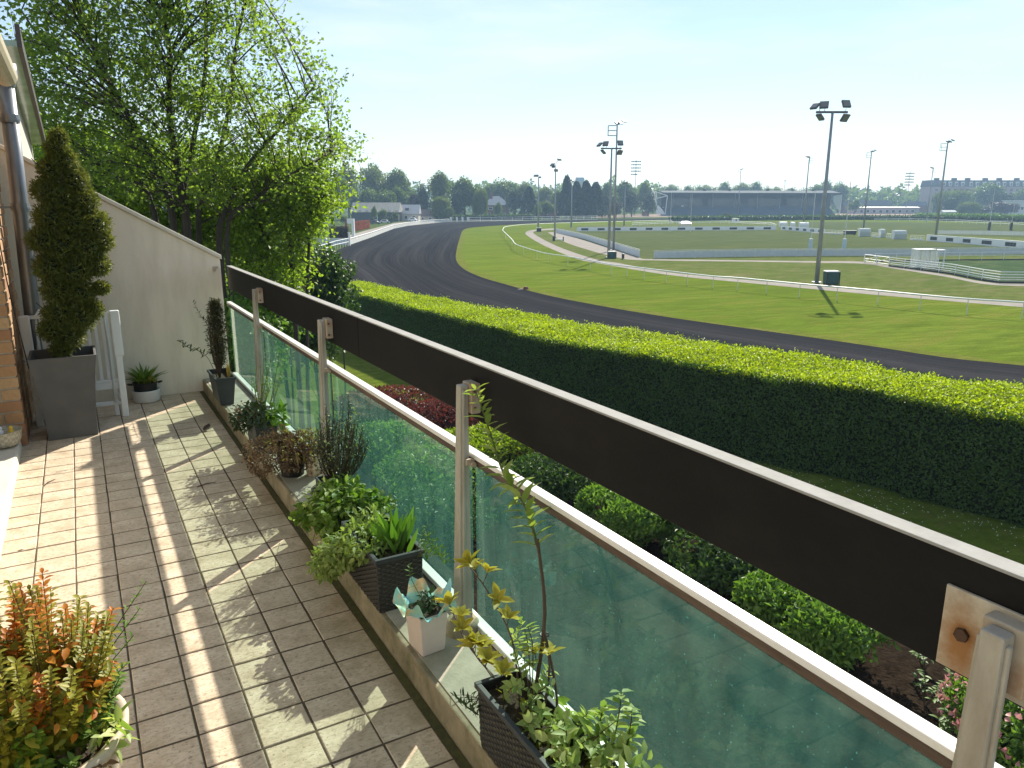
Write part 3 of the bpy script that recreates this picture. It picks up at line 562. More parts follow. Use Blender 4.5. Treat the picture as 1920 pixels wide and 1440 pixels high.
for px, py, wpx, col, lab, cat in CARS:
    o, s = fobj('parked_' + cat, lab, cat, px, py); s = min(s, .36); k = 1.3 if cat == 'van' else 1.
    bd = M('car_paint', col, .3, .05, 1, spec=.6); MB().prism([(-2.1, .3), (2.1, .3), (2.15, .8), (1.3, .95 * k), (.75, 1.45 * k), (-1.3, 1.5 * k), (-2.0, .95 * k), (-2.15, .7)], -.85, .85).build('body', bd, o, .05)
    MB().prism([(-1.25, .98 * k), (1.1, .98 * k), (.68, 1.38 * k), (-1.15, 1.4 * k)], -.87, .87).build('glazing', m_glassd, o)
    for x in (-1.35, 1.35):
        for y in (-.8, .8): MB().tube([(x, y - .1, .33), (x, y + .1, .33)], .33, 12).build('wheel', m_dark, o)
ld = thing('ad_hoarding', 'small white hoarding before the dark conifers near the twin masts', 'sign', G(1049, 409), -YAW); s = sc(409); MB().box(-4 * s, 4 * s, 0, .2, 10 * s, 14 * s).build('board', m_whited, ld); MB().box(-.3, .3, .05, .15, 0, 10 * s).build('post', m_mast, ld)
jb = thing('judges_box', 'small white hut with dark window on the far rail before the grandstand', 'hut', G(1380.5, 417.5), -YAW); s = sc(417.5); MB().box(-5 * s, 5 * s, 0, 3, 0, 7 * s).build('wall', m_white, jb); MB().box(-1.5 * s, 1 * s, -.06, .02, 2.5 * s, 6 * s).build('window', m_glassd, jb); MB().box(-5.5 * s, 5.5 * s, -.3, 3.3, 7 * s, 8 * s).build('roof', m_whited, jb)
tn = thing('marquee', 'cream tent glowing in the sun behind the advertising boards', 'tent', G(1287, 425), -YAW); s = sc(425); MB().box(-9 * s, 9 * s, 0, 5, 0, 6 * s).build('wall', M('cream_canvas', (.75, .66, .52), .7, .05), tn); MB().add([(-10 * s, -.4, 6 * s), (10 * s, -.4, 6 * s), (10 * s, 5.4, 6 * s), (-10 * s, 5.4, 6 * s), (-6 * s, 2.5, 10 * s), (6 * s, 2.5, 10 * s)], [(0, 1, 5, 4), (1, 2, 5), (2, 3, 4, 5), (3, 0, 4)]).build('roof', m_white, tn)
IR = [G(*q) for q in ((1185, 424.5), (1262, 421), (1360, 419.5), (1445, 424), (1455, 428))]
fence('white_railing', 'white horizontal railing behind the far advertising boards', 'fence', IR, along(IR, 6), 1.3, (1.25, .7), m_white, .07, .10)

# ------------------------------------------------------------------ foliage: hedges, shrubs, trees
L_hedge = LEAF('sunlit_hedge_leaf', (.22, .31, .006), (.42, .50, .015), .45)  # top growth of the hedge, sunlit brightness put into its colour
L_laurel = LEAF('shaded_hedge_leaf', (.035, .085, .014), (.08, .15, .022), .3)  # side leaves of the hedge, the shade on the face put into their colour
L_yell = LEAF('yellow_green_leaf', (.14, .23, .010), (.28, .36, .02), .42)
L_bush = LEAF('shrub_leaf', (.07, .16, .022), (.17, .29, .05), .38)
L_dark = LEAF('dark_shrub_leaf', (.03, .075, .016), (.08, .145, .034), .3)
L_red = LEAF('barberry_leaf', (.06, .020, .016), (.13, .038, .028), .3, tcol=(.25, .05, .03))
L_tree = LEAF('maple_leaf', (.12, .205, .036), (.23, .32, .06), .6)
L_tree2 = LEAF('lime_leaf', (.14, .24, .026), (.27, .37, .045), .6)
L_pink = LEAF('azalea_flower', (.45, .17, .18), (.62, .32, .32), .3, tcol=(.7, .3, .3))
m_bark = M('bark', (.055, .045, .036), .9, .35, 6, bmp=.8, bscale=25, bdist=.02, stretch=(1, 1, .25))
m_twig = M('twig_bark', (.07, .055, .04), .85, .3, 12)
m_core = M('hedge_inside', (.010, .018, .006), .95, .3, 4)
def hedge(name, label, near, far, h, m, dens_top, dens_side, L, n=6, group=None, jitter=.06, cat='hedge', lit_shoots=None):
    A, B = spline(near, n), spline(far, n); N = min(len(A), len(B)); A = [A[round(i * (len(A) - 1) / (N - 1))] for i in range(N)]; B = [B[round(i * (len(B) - 1) / (N - 1))] for i in range(N)]
    o = thing(name, label, cat, A[0].lerp(B[0], .5), 0, group); off = o.location
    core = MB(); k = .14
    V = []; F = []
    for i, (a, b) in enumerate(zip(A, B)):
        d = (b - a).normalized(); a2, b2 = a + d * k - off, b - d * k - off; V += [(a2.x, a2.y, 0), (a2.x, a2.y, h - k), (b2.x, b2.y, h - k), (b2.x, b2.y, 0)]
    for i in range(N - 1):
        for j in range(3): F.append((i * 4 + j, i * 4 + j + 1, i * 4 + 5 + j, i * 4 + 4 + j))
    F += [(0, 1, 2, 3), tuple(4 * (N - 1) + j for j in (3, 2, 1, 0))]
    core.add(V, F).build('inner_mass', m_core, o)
    a = np.array([(p - off)[:2] for p in A]); b = np.array([(p - off)[:2] for p in B])
    seg = np.linalg.norm(a[1:] - a[:-1], axis=1); wid = np.linalg.norm(b - a, axis=1).mean()
    def pick(cnt):
        i = rng.choice(N - 1, cnt, p=seg / seg.sum()); t = rng.random(cnt)[:, None]
        return a[i] * (1 - t) + a[i + 1] * t, b[i] * (1 - t) + b[i + 1] * t
    Ps, Ns = [], []
    ct = int(dens_top * seg.sum() * wid); pa, pb = pick(ct); t = rng.random(ct)[:, None]; q = pa * (1 - t) + pb * t
    und = .05 * np.sin(q[:, 0] * .9 + q[:, 1] * 1.1) + .035 * np.sin(q[:, 0] * 2.1 - q[:, 1] * 2.9) + np.where(rng.random(ct) < .03, rng.uniform(0, .2, ct), 0) * (jitter < .1)
    Ps.append(np.column_stack([q, h - .03 + und + rng.normal(0, jitter, ct) - .10 * (np.abs(t[:, 0] - .5) * 2) ** 6])); Ns.append(np.tile([0, 0, 1.], (ct, 1)))
    for side, fr in ((0, 1.), (1, .25)):
        cs = int(dens_side * seg.sum() * h * fr); pa, pb = pick(cs); d = unit(pb - pa) * (1 if side else -1); q = pb if side else pa
        z = rng.random(cs) * h; bul = .07 * np.sin(q[:, 1] * 1.9 + z * 2.1) + .05 * np.sin(q[:, 1] * 4.3 - z * 3.7) + rng.normal(0, jitter * .8, cs); q = q + d * (bul - .02)[:, None]
        Ps.append(np.column_stack([q, z])); Ns.append(np.column_stack([d, np.full(cs, .25)]))
    if lit_shoots:
        Pt, Nt = Ps[0], Ns[0]; edge = Pt[:, 2] > h - .16 + rng.normal(0, .05, len(Pt)); q_ = len(Pt); leaf_obj('lit_top_shoots', Pt, unit(rdir(q_) + np.array([0, 0, .35])), unit(Nt + rdir(q_) * .55), L * rng.uniform(.7, 1.35, q_), L * .55, lit_shoots, o, curl=.2, kind='stuff'); Ps[0] = Pt[::4] - [0, 0, .05]; Ns[0] = Nt[::4]  # top growth gets the lighter leaf colour that carries the sunlight
    P = np.concatenate(Ps); Nn = unit(np.concatenate(Ns)); nn = len(P)
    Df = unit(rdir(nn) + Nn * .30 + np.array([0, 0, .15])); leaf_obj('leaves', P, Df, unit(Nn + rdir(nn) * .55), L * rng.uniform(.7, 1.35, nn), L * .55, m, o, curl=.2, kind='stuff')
    return o
hedge('clipped_hedge', 'long clipped laurel hedge with sunlit yellow-green top along the track', HNEAR, HFAR + [Vector((G(653, 531, HT).x, G(653, 531, HT).y, 0))], HT, L_laurel, 560, 520, .095, 5, jitter=.045, lit_shoots=L_hedge)
# far dark hedges
FH = [G(*q) for q in ((1255, 414.8), (1400, 413.8), (1560, 412.4), (1640, 412.6), (1780, 414), (1920, 418), (1990, 421))]
hedge('far_hedge', 'long dark hedge across the far side of the course below the grandstand', FH, [p + Vector((3, 4, 0)) for p in FH], 1.9, L_dark, 2.2, 5, 1.1, 3, jitter=.15)
FH3 = [G(*q) for q in ((1720, 408.5), (1800, 410), (1920, 413), (1990, 415))]
hedge('far_hedge', 'pale green hedge behind the dark one at the right edge', FH3, [p + Vector((4, 6, 0)) for p in FH3], 2.0, L_bush, 1.2, 2.5, 1.4, 3, jitter=.2)
DH = [G(618, 456.5), G(653, 456.5)]; hedge('clipped_hedge', 'dark purple-brown clipped hedge above the grey blue wall at left', DH, [p + Vector((.9, 1.4, 0)) for p in DH], 3.3, LEAF('copper_leaf', (.03, .018, .016), (.07, .035, .03), .2), 60, 60, .28, 3)
OH = [G(665, 434), G(692, 428)]; hedge('clipped_hedge', 'orange-brown clipped beech hedge along the street', OH, [p + Vector((.8, 1.4, 0)) for p in OH], 2.6, LEAF('beech_leaf', (.16, .055, .03), (.28, .10, .05), .3, tcol=(.4, .12, .05)), 30, 30, .4, 3)
EV = [G(835, 414), G(1000, 411.8)]; hedge('clipped_hedge', 'low dark hedge behind the far white fence', EV, [p + Vector((2, 3, 0)) for p in EV], 2.4, L_dark, 3, 4, .9, 3, jitter=.12)

def lobes(n, rx, rz, cz, g):
    c = rdir(n, g) * (g.random(n)[:, None] ** .45) * .72; c *= np.array([rx, rx, rz]); c[:, 2] += cz; return c
def shrub(name, label, x, y, rx, ry, h, m, cnt, L, cat='shrub', group=None, flat=.5, stems=5, seed=1, boxy=False):
    g = np.random.default_rng(seed); o = thing(name, label, cat, (x, y, 0), 0, group)
    n_l = 16; c = lobes(n_l, .8, .6, 0, g); c[:, 2] = c[:, 2] * .5 + .52
    P = []; N = []
    per = cnt // (n_l + 8)
    u = rdir(per * 8, g); u[:, 2] = np.abs(u[:, 2]) if boxy else u[:, 2]
    if boxy: u = np.sign(u) * np.abs(u) ** .55; u /= np.maximum(1, np.abs(u).max(1, keepdims=True))
    P.append(u * np.array([.93, .93, .47]) * g.uniform(.86, 1.02, (len(u), 1)) + [0, 0, .52]); N.append(u)
    for k in range(n_l):
        u = rdir(per, g); P.append(c[k] + u * .34 * g.uniform(.75, 1.05, (per, 1))); N.append(u + unit(c[k:k + 1] - [0, 0, .3]) * .5)
    P = np.concatenate(P); N = unit(np.concatenate(N)); P[:, 2] = np.clip(P[:, 2], .03, None); P *= np.array([rx, ry, h]); n = len(P)
    leaf_obj('foliage', P, unit(N * .6 + rdir(n, g) + [0, 0, .3]), unit(N + rdir(n, g) * .7), L * g.uniform(.7, 1.35, n), L * .5, m, o, kind='stuff')
    st = MB()
    for k in range(stems):
        a = 2 * math.pi * k / stems; st.tube([(0.08 * math.cos(a), .08 * math.sin(a), -.02), (rx * .35 * math.cos(a), ry * .35 * math.sin(a), h * .45), (rx * .55 * math.cos(a + .4), ry * .55 * math.sin(a + .4), h * .75)], [.03, .02, .008], 5)
    st.build('stems', m_bark, o); return o
shrub('round_shrub', 'large rounded light green shrub below the railing, right of centre', 10.85, 7.8, 1.3, 1.35, 1.4, L_bush, 13000, .13, seed=3, boxy=True)
shrub('round_shrub', 'clipped green shrub seen under the black board left of the large rounded one', 11.0, 13.2, 1.3, 1.25, 1.3, L_bush, 11000, .13, seed=4, boxy=True)
shrub('round_shrub', 'dark green shrub between the yellow-green bush and the clipped one', 10.9, 16.6, 1.5, 1.4, 1.15, L_dark, 9000, .13, seed=5)
shrub('round_shrub', 'bright yellow-green dome bush behind the tall potted stem', 10.2, 19.5, 1.45, 1.35, 1.2, L_yell, 9000, .14, seed=6, boxy=True)
shrub('barberry', 'dark red barberry bush at the lawn edge, left end of the row', 9.9, 27.3, 2.2, 1.6, .9, L_red, 6500, .14, seed=7)
shrub('barberry', 'dark red barberry bush behind the post top, middle of the row', 10.9, 24.0, 1.5, 1.7, 1.0, L_red, 6500, .14, seed=8)
shrub('barberry', 'dark red barberry bush nearest the yellow-green dome', 11.7, 20.7, 1.0, 1.5, .9, L_red, 4500, .14, seed=9)
shrub('leafy_shrub', 'loose dark shrub under the black board between two clipped bushes', 11.4, 10.7, 1.2, 1.5, 1.1, L_dark, 6000, .13, seed=10)
az = shrub('azalea', 'pink flowering azalea beside the nearest post at the right edge', 11.3, 4.5, 1.0, 1.2, 1.0, L_bush, 6500, .11, seed=12)
g = np.random.default_rng(5); u = rdir(420, g); u[:, 2] = np.abs(u[:, 2]); leaf_obj('flowers', u * [1.0, 1.2, .55] + [0, 0, .5], rdir(420, g), u, .10, .09, L_pink, az, kind='stuff')
for i, (x, y, r_, h_, lab) in enumerate(((8.0, 18.6, 1.7, 1.2, 'hazy green shrub seen through the glass behind the twiggy potted bush'), (6.9, 15.6, 1.4, 1.3, 'green shrub seen through the glass left of the middle post'), (7.9, 22.0, 1.6, 1.1, 'shrub seen through the glass below the rail left of the twiggy bush'))):
    shrub('garden_shrub', lab, x, y, r_, r_, h_, (L_bush, L_dark, L_bush, L_dark, L_bush)[i], 4200, .14, seed=20 + i)
g = np.random.default_rng(3)
for i, (px, py, lab) in enumerate(((1735, 1235, 'small leafy seedling on the bare soil left of the nearest post'), (1738, 1300, 'second leafy seedling on the bare soil nearer the rail'), (1795, 1390, 'low seedling on the soil just above the rail by the nearest post'), (1815, 1290, 'leafy seedling close beside the nearest post'))):
    p = G(px, py, .25); o = thing('seedling', lab, 'plant', (p.x, p.y, 0)); st = MB(); P = []; D = []
    for k in range(6):
        a = g.random() * 6.28; top = Vector((.28 * math.cos(a), .28 * math.sin(a), .35 + .25 * g.random())); st.tube([(0, 0, -.02), tuple(top * .5 + Vector((0, 0, .1))), tuple(top)], [.012, .009, .005], 5)
        for t in np.linspace(.4, 1, 9): P.append(top * t + Vector((0, 0, .1 * (1 - t)))); aa = g.random() * 6.28; D.append((math.cos(aa), math.sin(aa), .35))
    st.build('stem', m_twig, o); leaf_obj('leaves', np.array(P), np.array(D), np.tile([0, 0, 1.], (len(P), 1)), .13, .055, L_bush, o, fine=True)

# ------------------------------------------------------------------ trees
def tree_branches(starts, g, levels, leaf_from, spread=.75, up=.25, kids=(5, 4, 3), shrink=.62, seglen=5):
    """starts: list of (polyline points, r0, r1). returns branch builder and twig anchor points/directions"""
    mb = MB(); P = []; D = []
    def grow(p, d, L, r, lv):
        pts = [p]; dd = d.copy()
        for i in range(seglen):
            dd = (dd + Vector(g.normal(size=3).tolist()) * .17 + Vector((0, 0, up * .12))).normalized(); pts.append(pts[-1] + dd * (L / seglen))
        mb.tube(pts, [max(.004, r * (1 - .75 * i / seglen)) for i in range(seglen + 1)], 6 if r > .04 else 4, caps=False)
        spawn(pts, L, r, lv)
    def spawn(pts, L, r, lv):
        n = len(pts) - 1
        if lv >= leaf_from:
            for i in range(n):
                for t in (.25, .6, .95):
                    if i + t > n * .25: P.append(pts[i].lerp(pts[i + 1], t)); D.append(pts[i + 1] - pts[i])
        if lv >= levels: return
        for k in range(kids[min(lv, len(kids) - 1)]):
            t = (.25 + .75 * (k + g.random()) / kids[min(lv, len(kids) - 1)]) * n; i = min(n - 1, int(t)); q = pts[i].lerp(pts[i + 1], t - i); ax = (pts[i + 1] - pts[i]).normalized()
            side = Vector(g.normal(size=3).tolist()); side = (side - ax * side.dot(ax)).normalized()
            grow(q, (ax * (1 - spread * .5) + side * spread + Vector((0, 0, up))).normalized(), L * shrink * g.uniform(.75, 1.2), r * .5, lv + 1)
    for pts, r0, r1, L in starts:
        pts = spline(pts, 4); n = len(pts); mb.tube(pts, [r0 + (r1 - r0) * i / (n - 1) for i in range(n)], 9, caps=False); spawn(pts, L, r1 * 1.3 + .02, 0)
    return mb, P, D
def leafy(P, D, per, g, spread_, L):
    P = np.repeat(np.array([tuple(p) for p in P]), per, 0); D = unit(np.repeat(np.array([tuple(d) for d in D]), per, 0)); n = len(P)
    P = P + g.normal(0, spread_, (n, 3)); Dr = unit(D * .5 + rdir(n, g) * 1.0 + [0, 0, -.15]); return P, Dr, unit(rdir(n, g) * .9 + [0, 0, .8])
def T(px, py, d):                              # a point d metres out along a line of sight of the photograph
    v = _fw + _rt * (px - 960) / FPX - _up * (py - 720) / FPX; v = v / math.hypot(v[0], v[1]); return Vector((v[0] * d, v[1] * d, CAMZ + v[2] * d))
g = np.random.default_rng(21)
def inside(poly, x, y):
    c = False; n = len(poly)
    for i in range(n):
        (x0, y0), (x1, y1) = poly[i], poly[i - 1]
        if (y0 > y) != (y1 > y) and x < (x1 - x0) * (y - y0) / (y1 - y0) + x0: c = not c
    return c
def crown_tree(name, label, base, limbs, outline, d0, dd, ncl, per, rad, L, m, seed, cat='tree', bark=None):
    """stems as polylines (world), leaf clusters filling the crown seen within the outline, d0 +- dd metres away; a twig ties each cluster to its limb"""
    g = np.random.default_rng(seed); base = Vector(base); o = thing(name, label, cat, base); mb = MB(); LIM = []
    for pts, r0, r1 in limbs:
        pts = spline([Vector(p) - base for p in pts], 5); n = len(pts); mb.tube(pts, [r0 + (r1 - r0) * (i / (n - 1)) ** .8 for i in range(n)], 8, caps=False); LIM += [(p, i / (n - 1)) for i, p in enumerate(pts) if i > n * .3]
    la = np.array([tuple(p) for p, t in LIM]); xs = [p[0] for p in outline]; ys_ = [p[1] for p in outline]; P = []; D = []; k = 0
    while k < ncl:
        px, py = g.uniform(min(xs), max(xs)), g.uniform(min(ys_), max(ys_))
        if not inside(outline, px, py): continue
        k += 1; c = T(px, py, d0 + g.uniform(-dd, dd)) - base
        low = la.copy(); dist = np.linalg.norm(low - np.array(c), axis=1) + np.maximum(0, low[:, 2] - c.z + .4) * 1.2; q = Vector(la[dist.argmin()].tolist()); mid = q.lerp(c, .5) + Vector((0, 0, .06 * (c - q).length)) + Vector(g.normal(0, .05, 3).tolist()); ln = (c - q).length
        tw = spline([q, mid, c], 3); mb.tube(tw, [.004 + .0075 * ln * (1 - i / (len(tw) - 1)) for i in range(len(tw))], 4, caps=False)
        for j in range(5):
            e = c + Vector(g.normal(0, rad * .75, 3).tolist()); s0 = tw[int(len(tw) * g.uniform(.5, .99))]; mb.tube([s0, s0.lerp(e, .5) + Vector((0, 0, .03)), e], [.005, .0035, .0015], 3, caps=False)
            w1 = s0.lerp(e, .35)
            for t in g.random(max(1, per // 5)): P.append(tuple(w1.lerp(e, float(t)) + Vector(g.normal(0, rad * .22, 3).tolist()))); D.append(tuple(e - s0))
    mb.build('trunk', bark or m_bark, o); P = np.array(P); D = unit(np.array(D)); n = len(P)
    leaf_obj('crown', P, unit(D * .4 + rdir(n, g) + [0, 0, -.2]), unit(rdir(n, g) * .8 + [0, 0, .9]), L * g.uniform(.6, 1.25, n), L * .8, m, o, curl=.15); return o
def up_limb(base, d, pp): return [Vector(base), Vector(base) + Vector((0, 0, 3.4))] + [T(px, py, d + k * .2) for k, (px, py) in enumerate(pp)]
def at(px, py, d): q = T(px, py, d); return Vector((q.x, q.y, 0))
tb = at(362, 450, 17)
crown_tree('maple_tree', 'tall spreading maple with dark forked limbs rising behind the cream end wall', tb, [
    (up_limb(tb + Vector((-.5, .1, 0)), 17.2, ((325, 420), (300, 330), (250, 235), (185, 110), (140, 0), (110, -120))), .10, .03),
    (up_limb(tb + Vector((-.1, 0, 0)), 17.0, ((352, 430), (335, 330), (318, 215), (318, 100), (303, -30), (310, -220))), .11, .03),
    (up_limb(tb + Vector((.55, .1, 0)), 16.8, ((412, 470), (425, 390), (465, 310), (525, 240), (590, 160))), .10, .02),
    (up_limb(tb + Vector((.1, .3, 0)), 17.6, ((372, 420), (400, 330), (430, 200), (445, 70), (480, -80))), .08, .025),
    (up_limb(tb + Vector((.75, -.2, 0)), 16.4, ((425, 450), (470, 380), (540, 330), (620, 290))), .07, .02),
    (up_limb(tb + Vector((-.7, .3, 0)), 17.8, ((290, 400), (215, 330), (140, 270), (60, 190))), .09, .025),
    (up_limb(tb + Vector((-.2, .5, 0)), 18.2, ((345, 400), (360, 280), (385, 130), (385, -60), (400, -200))), .08, .03),
    (up_limb(tb + Vector((-.4, .6, 0)), 18.4, ((320, 400), (270, 290), (200, 200), (90, 90), (40, 20))), .07, .02)],
    [(0, -260), (520, -260), (470, -60), (500, 20), (590, 80), (640, 150), (648, 250), (690, 296), (640, 330), (560, 380), (330, 400), (60, 330), (20, 150)], 17.3, 2.4, 620, 56, .42, .09, L_tree, 21)
tb = at(545, 480, 19)
crown_tree('lime_tree', 'dense bright green tree at the right skirt of the maple beside the track', tb, [(up_limb(tb, 19, ((545, 470), (540, 400), (560, 340))), .09, .02), (up_limb(tb + Vector((.2, 0, 0)), 18.8, ((580, 450), (610, 390))), .07, .02), (up_limb(tb + Vector((-.3, 0, 0)), 18.9, ((500, 460), (470, 380))), .07, .02)],
    [(430, 330), (520, 305), (590, 292), (622, 325), (632, 380), (606, 415), (592, 445), (578, 500), (545, 545), (480, 560), (425, 470)], 19, 2.0, 300, 52, .38, .10, L_tree2, 31)
tb = at(270, 420, 21)
crown_tree('lime_tree', 'green tree behind the conifer top beyond the end wall', tb, [(up_limb(tb, 21, ((270, 420), (250, 330), (230, 260))), .12, .03), (up_limb(tb + Vector((.4, 0, 0)), 21, ((330, 420), (380, 340), (420, 300))), .1, .03), (up_limb(tb + Vector((-.5, 0, 0)), 21, ((190, 400), (120, 320))), .1, .03)],
    [(60, 230), (200, 260), (440, 300), (470, 420), (440, 510), (300, 440), (150, 380), (50, 330)], 21, 1.6, 340, 80, .44, .10, L_tree2, 33)
tb = at(612, 560, 27)
crown_tree('bushy_shrub', 'dark green bushy shrub standing at the left end of the clipped hedge', tb, [([tb, tb + Vector((0, 0, 1.2)), T(610, 530, 27)], .06, .02), ([tb + Vector((.2, 0, 0)), tb + Vector((.5, 0, 1.4)), T(635, 510, 27)], .05, .02), ([tb + Vector((-.2, 0, 0)), tb + Vector((-.5, 0, 1.4)), T(575, 520, 27)], .05, .02)],
    [(560, 490), (590, 476), (640, 482), (655, 525), (660, 575), (630, 600), (560, 600), (540, 530)], 27, 1.2, 130, 80, .3, .14, L_dark, 35, 'shrub')
tb = at(500, 580, 22)
crown_tree('bushy_shrub', 'mid green shrub under the black board at the far end of the railing', tb, [([tb, tb + Vector((0, 0, 1.)), T(500, 560, 22)], .06, .02), ([tb + Vector((.2, 0, 0)), tb + Vector((.5, 0, 1.)), T(540, 560, 22)], .05, .02)],
    [(425, 500), (520, 510), (570, 560), (560, 620), (500, 640), (430, 610)], 22, 1.3, 120, 80, .3, .13, L_bush, 36, 'shrub')
tb = at(590, 625, 24)
crown_tree('bushy_shrub', 'dark shrub at the lawn end seen below the black board by the second post', tb, [([tb, tb + Vector((0, 0, .8)), T(590, 615, 24)], .05, .02)], [(540, 590), (600, 590), (640, 640), (600, 660), (550, 650)], 24, 1.2, 70, 80, .28, .13, L_dark, 37, 'shrub')
tb = at(450, 640, 17)
crown_tree('bushy_shrub', 'green bush beyond the glass left of the far post', tb, [([tb, tb + Vector((0, 0, 1.)), T(450, 640, 17)], .05, .02)], [(420, 570), (470, 570), (520, 640), (500, 720), (430, 720)], 17, 1., 90, 80, .26, .12, L_bush, 38, 'shrub')

# far trees: one crown of each kind, copied and scaled to the trees one can tell apart
FL = {'sparse': LEAF('far_leaf_sparse', (.085, .12, .035), (.145, .185, .055), .5), 'dense': LEAF('far_leaf_dense', (.065, .11, .022), (.125, .18, .04), .45), 'dark': LEAF('far_leaf_dark', (.026, .046, .022), (.052, .08, .036), .25),
      'conifer': LEAF('far_leaf_conifer', (.022, .042, .022), (.045, .07, .034), .15), 'purple': LEAF('far_leaf_purple', (.045, .02, .025), (.08, .035, .038), .2), 'willow': LEAF('far_leaf_willow', (.085, .125, .025), (.14, .18, .04), .35)}
PROTO = {}
def far_proto(kind, seed):
    g = np.random.default_rng(seed); root = bpy.data.objects.new('tree', None); tr = MB()
    if kind == 'conifer':
        n = 3400; z = g.random(n) ** .8; a = g.random(n) * 6.283; rad = .5 * (1 - z) ** .6 * (.72 + .28 * np.abs(np.sin(a * 2.5 + z * 9))) * g.uniform(.7, 1.02, n); P = np.column_stack([rad * np.cos(a), rad * np.sin(a), .04 + .96 * z]); N = np.column_stack([np.cos(a), np.sin(a), np.full(n, .4)])
        D = unit(N * .8 + rdir(n, g) * .6 + [0, 0, -.2]); Lf, Wf = .075, .045; tr.tube([(0, 0, 0), (0, 0, .5), (0, 0, .95)], [.03, .02, .004], 6)
    elif kind == 'willow':
        n = 3600; u = rdir(n, g); c = lobes(14, .36, .2, .68, g); i = g.integers(0, 14, n); P = c[i] + u * .2; drop = g.random(n) ** 1.5 * .42; P[:, 2] = np.clip(P[:, 2] - drop, .06, 1); N = u; D = unit(u * .3 + [0, 0, -1]); Lf, Wf = .10, .03
        tr.tube([(0, 0, 0), (.02, 0, .3), (.0, .02, .6)], [.04, .03, .012], 6)
    else:
        nl = {'sparse': 26, 'dense': 22, 'dark': 16, 'purple': 16}[kind]; lo = {'sparse': .62, 'dense': .55, 'dark': .52, 'purple': .52}[kind]; rz = {'sparse': .34, 'dense': .40, 'dark': .44, 'purple': .44}[kind]
        c = lobes(nl, .46, rz, lo, g); c[:, :2] *= (1.05 - .25 * np.clip((c[:, 2:] - .75) / .25, 0, 1)); per = {'sparse': 110, 'dense': 190, 'dark': 200, 'purple': 200}[kind]; rr = {'sparse': .125, 'dense': .15, 'dark': .17, 'purple': .17}[kind]; Ps, Ns = [], []
        for k in range(nl): u = rdir(per, g); Ps.append(c[k] + u * rr * g.uniform(.55, 1.15, (per, 1)) * g.uniform(.7, 1.2)); Ns.append(u)
        P = np.concatenate(Ps); N = np.concatenate(Ns); P[:, 2] = np.clip(P[:, 2], .05, 1.02); n = len(P); D = unit(N + rdir(n, g)); Lf, Wf = (.05, .035) if kind == 'sparse' else (.055, .042)
        tr.tube([(0, 0, 0), (.01, 0, .25), (.0, .01, .6)], [.03, .022, .012], 6)
        for k in range(0, nl, 2): z0 = .2 + .3 * g.random(); tr.tube([(0, 0, z0), tuple((c[k] * .5 + np.array([0, 0, z0]) * .5 + [0, 0, .02]).tolist()), tuple(c[k].tolist())], [.014, .009, .004], 4)
    V, F = leaf_arrays(P, D, unit(N + rdir(n, g) * .6), Lf * g.uniform(.7, 1.4, n), Wf)
    return [('trunk', tr.mesh('trunk'), m_bark), ('crown', np_mesh('crown', V, F), FL[kind])]
for kd, k in (('sparse', 3), ('dense', 3), ('dark', 2), ('conifer', 2), ('purple', 1), ('willow', 1)): PROTO[kd] = [far_proto(kd, 50 + i * 7 + len(kd)) for i in range(k)]
_tc = [0]
def ftree(px, py, wpx, top, kind, label, group=None, cat='tree'):
    s = sc(py); _tc[0] += 1; pr = PROTO[kind]; o = thing({'conifer': 'conifer_tree', 'willow': 'willow_tree', 'purple': 'copper_tree'}.get(kind, 'deciduous_tree'), label, cat, G(px, py), _tc[0] * 2.1, group)
    o.scale = (wpx * s * 1.22, wpx * s * 1.22, (py - top) * s)
    for nm, me, m in pr[_tc[0] % len(pr)]: link(nm, me, m, o)
ftree(655, 413, 46, 308, 'sparse', 'tall thin-leaved tree just right of the maple above the street')
ftree(702, 411, 62, 304, 'sparse', 'airy tree with sky showing through its crown above the long barn, left of a pair')
ftree(747, 411, 58, 309, 'sparse', 'airy tree above the right end of the long barn, right of a pair')
ftree(664, 412, 22, 338, 'dark', 'dark ivy-covered tree left of the long barn')
ftree(690, 413, 50, 352, 'dense', 'low green tree directly behind the barn ridge'); ftree(722, 413, 46, 350, 'dense', 'low green tree behind the barn roof, second from left'); ftree(748, 412, 40, 345, 'dense', 'green tree behind the right end of the barn roof')
ftree(640, 414, 40, 330, 'dense', 'green tree peeping out right beside the maple'); ftree(776, 412, 22, 362, 'purple', 'small dark red tree behind the cream house')
ftree(792, 411.5, 34, 343, 'dark', 'dark tree behind the low brown-roofed house'); ftree(770, 410, 36, 352, 'dense', 'muted tree between the barn trees and the cream house')
ftree(826, 411, 50, 314, 'sparse', 'tall airy tree standing alone above the low brown roof')
ftree(872, 411.5, 62, 327, 'dense', 'tall dense green tree left of the brick villa'); ftree(856, 412.5, 30, 350, 'dark', 'dark narrow tree behind the white gate pillars'); ftree(898, 412, 34, 345, 'willow', 'pale weeping tree beside the brick villa')
ftree(826, 413.5, 40, 362, 'willow', 'weeping tree behind the far end of the street'); ftree(845, 414, 20, 384, 'willow', 'small pale palm-like bush near the gate pillars')
ftree(940, 406, 66, 329, 'dense', 'large light green dome tree behind the brick villa'); ftree(915, 405, 30, 345, 'dense', 'green tree left behind the villa roof'); ftree(982, 405.5, 36, 338, 'sparse', 'airy tree right of the dome tree behind the villa')
ftree(965, 409, 30, 349, 'dark', 'very dark rounded tree touching the right of the villa'); ftree(992, 409.5, 34, 352, 'conifer', 'broad dark conifer left of the leftmost mast'); ftree(934, 410.5, 18, 378, 'dense', 'small tree in front of the villa')
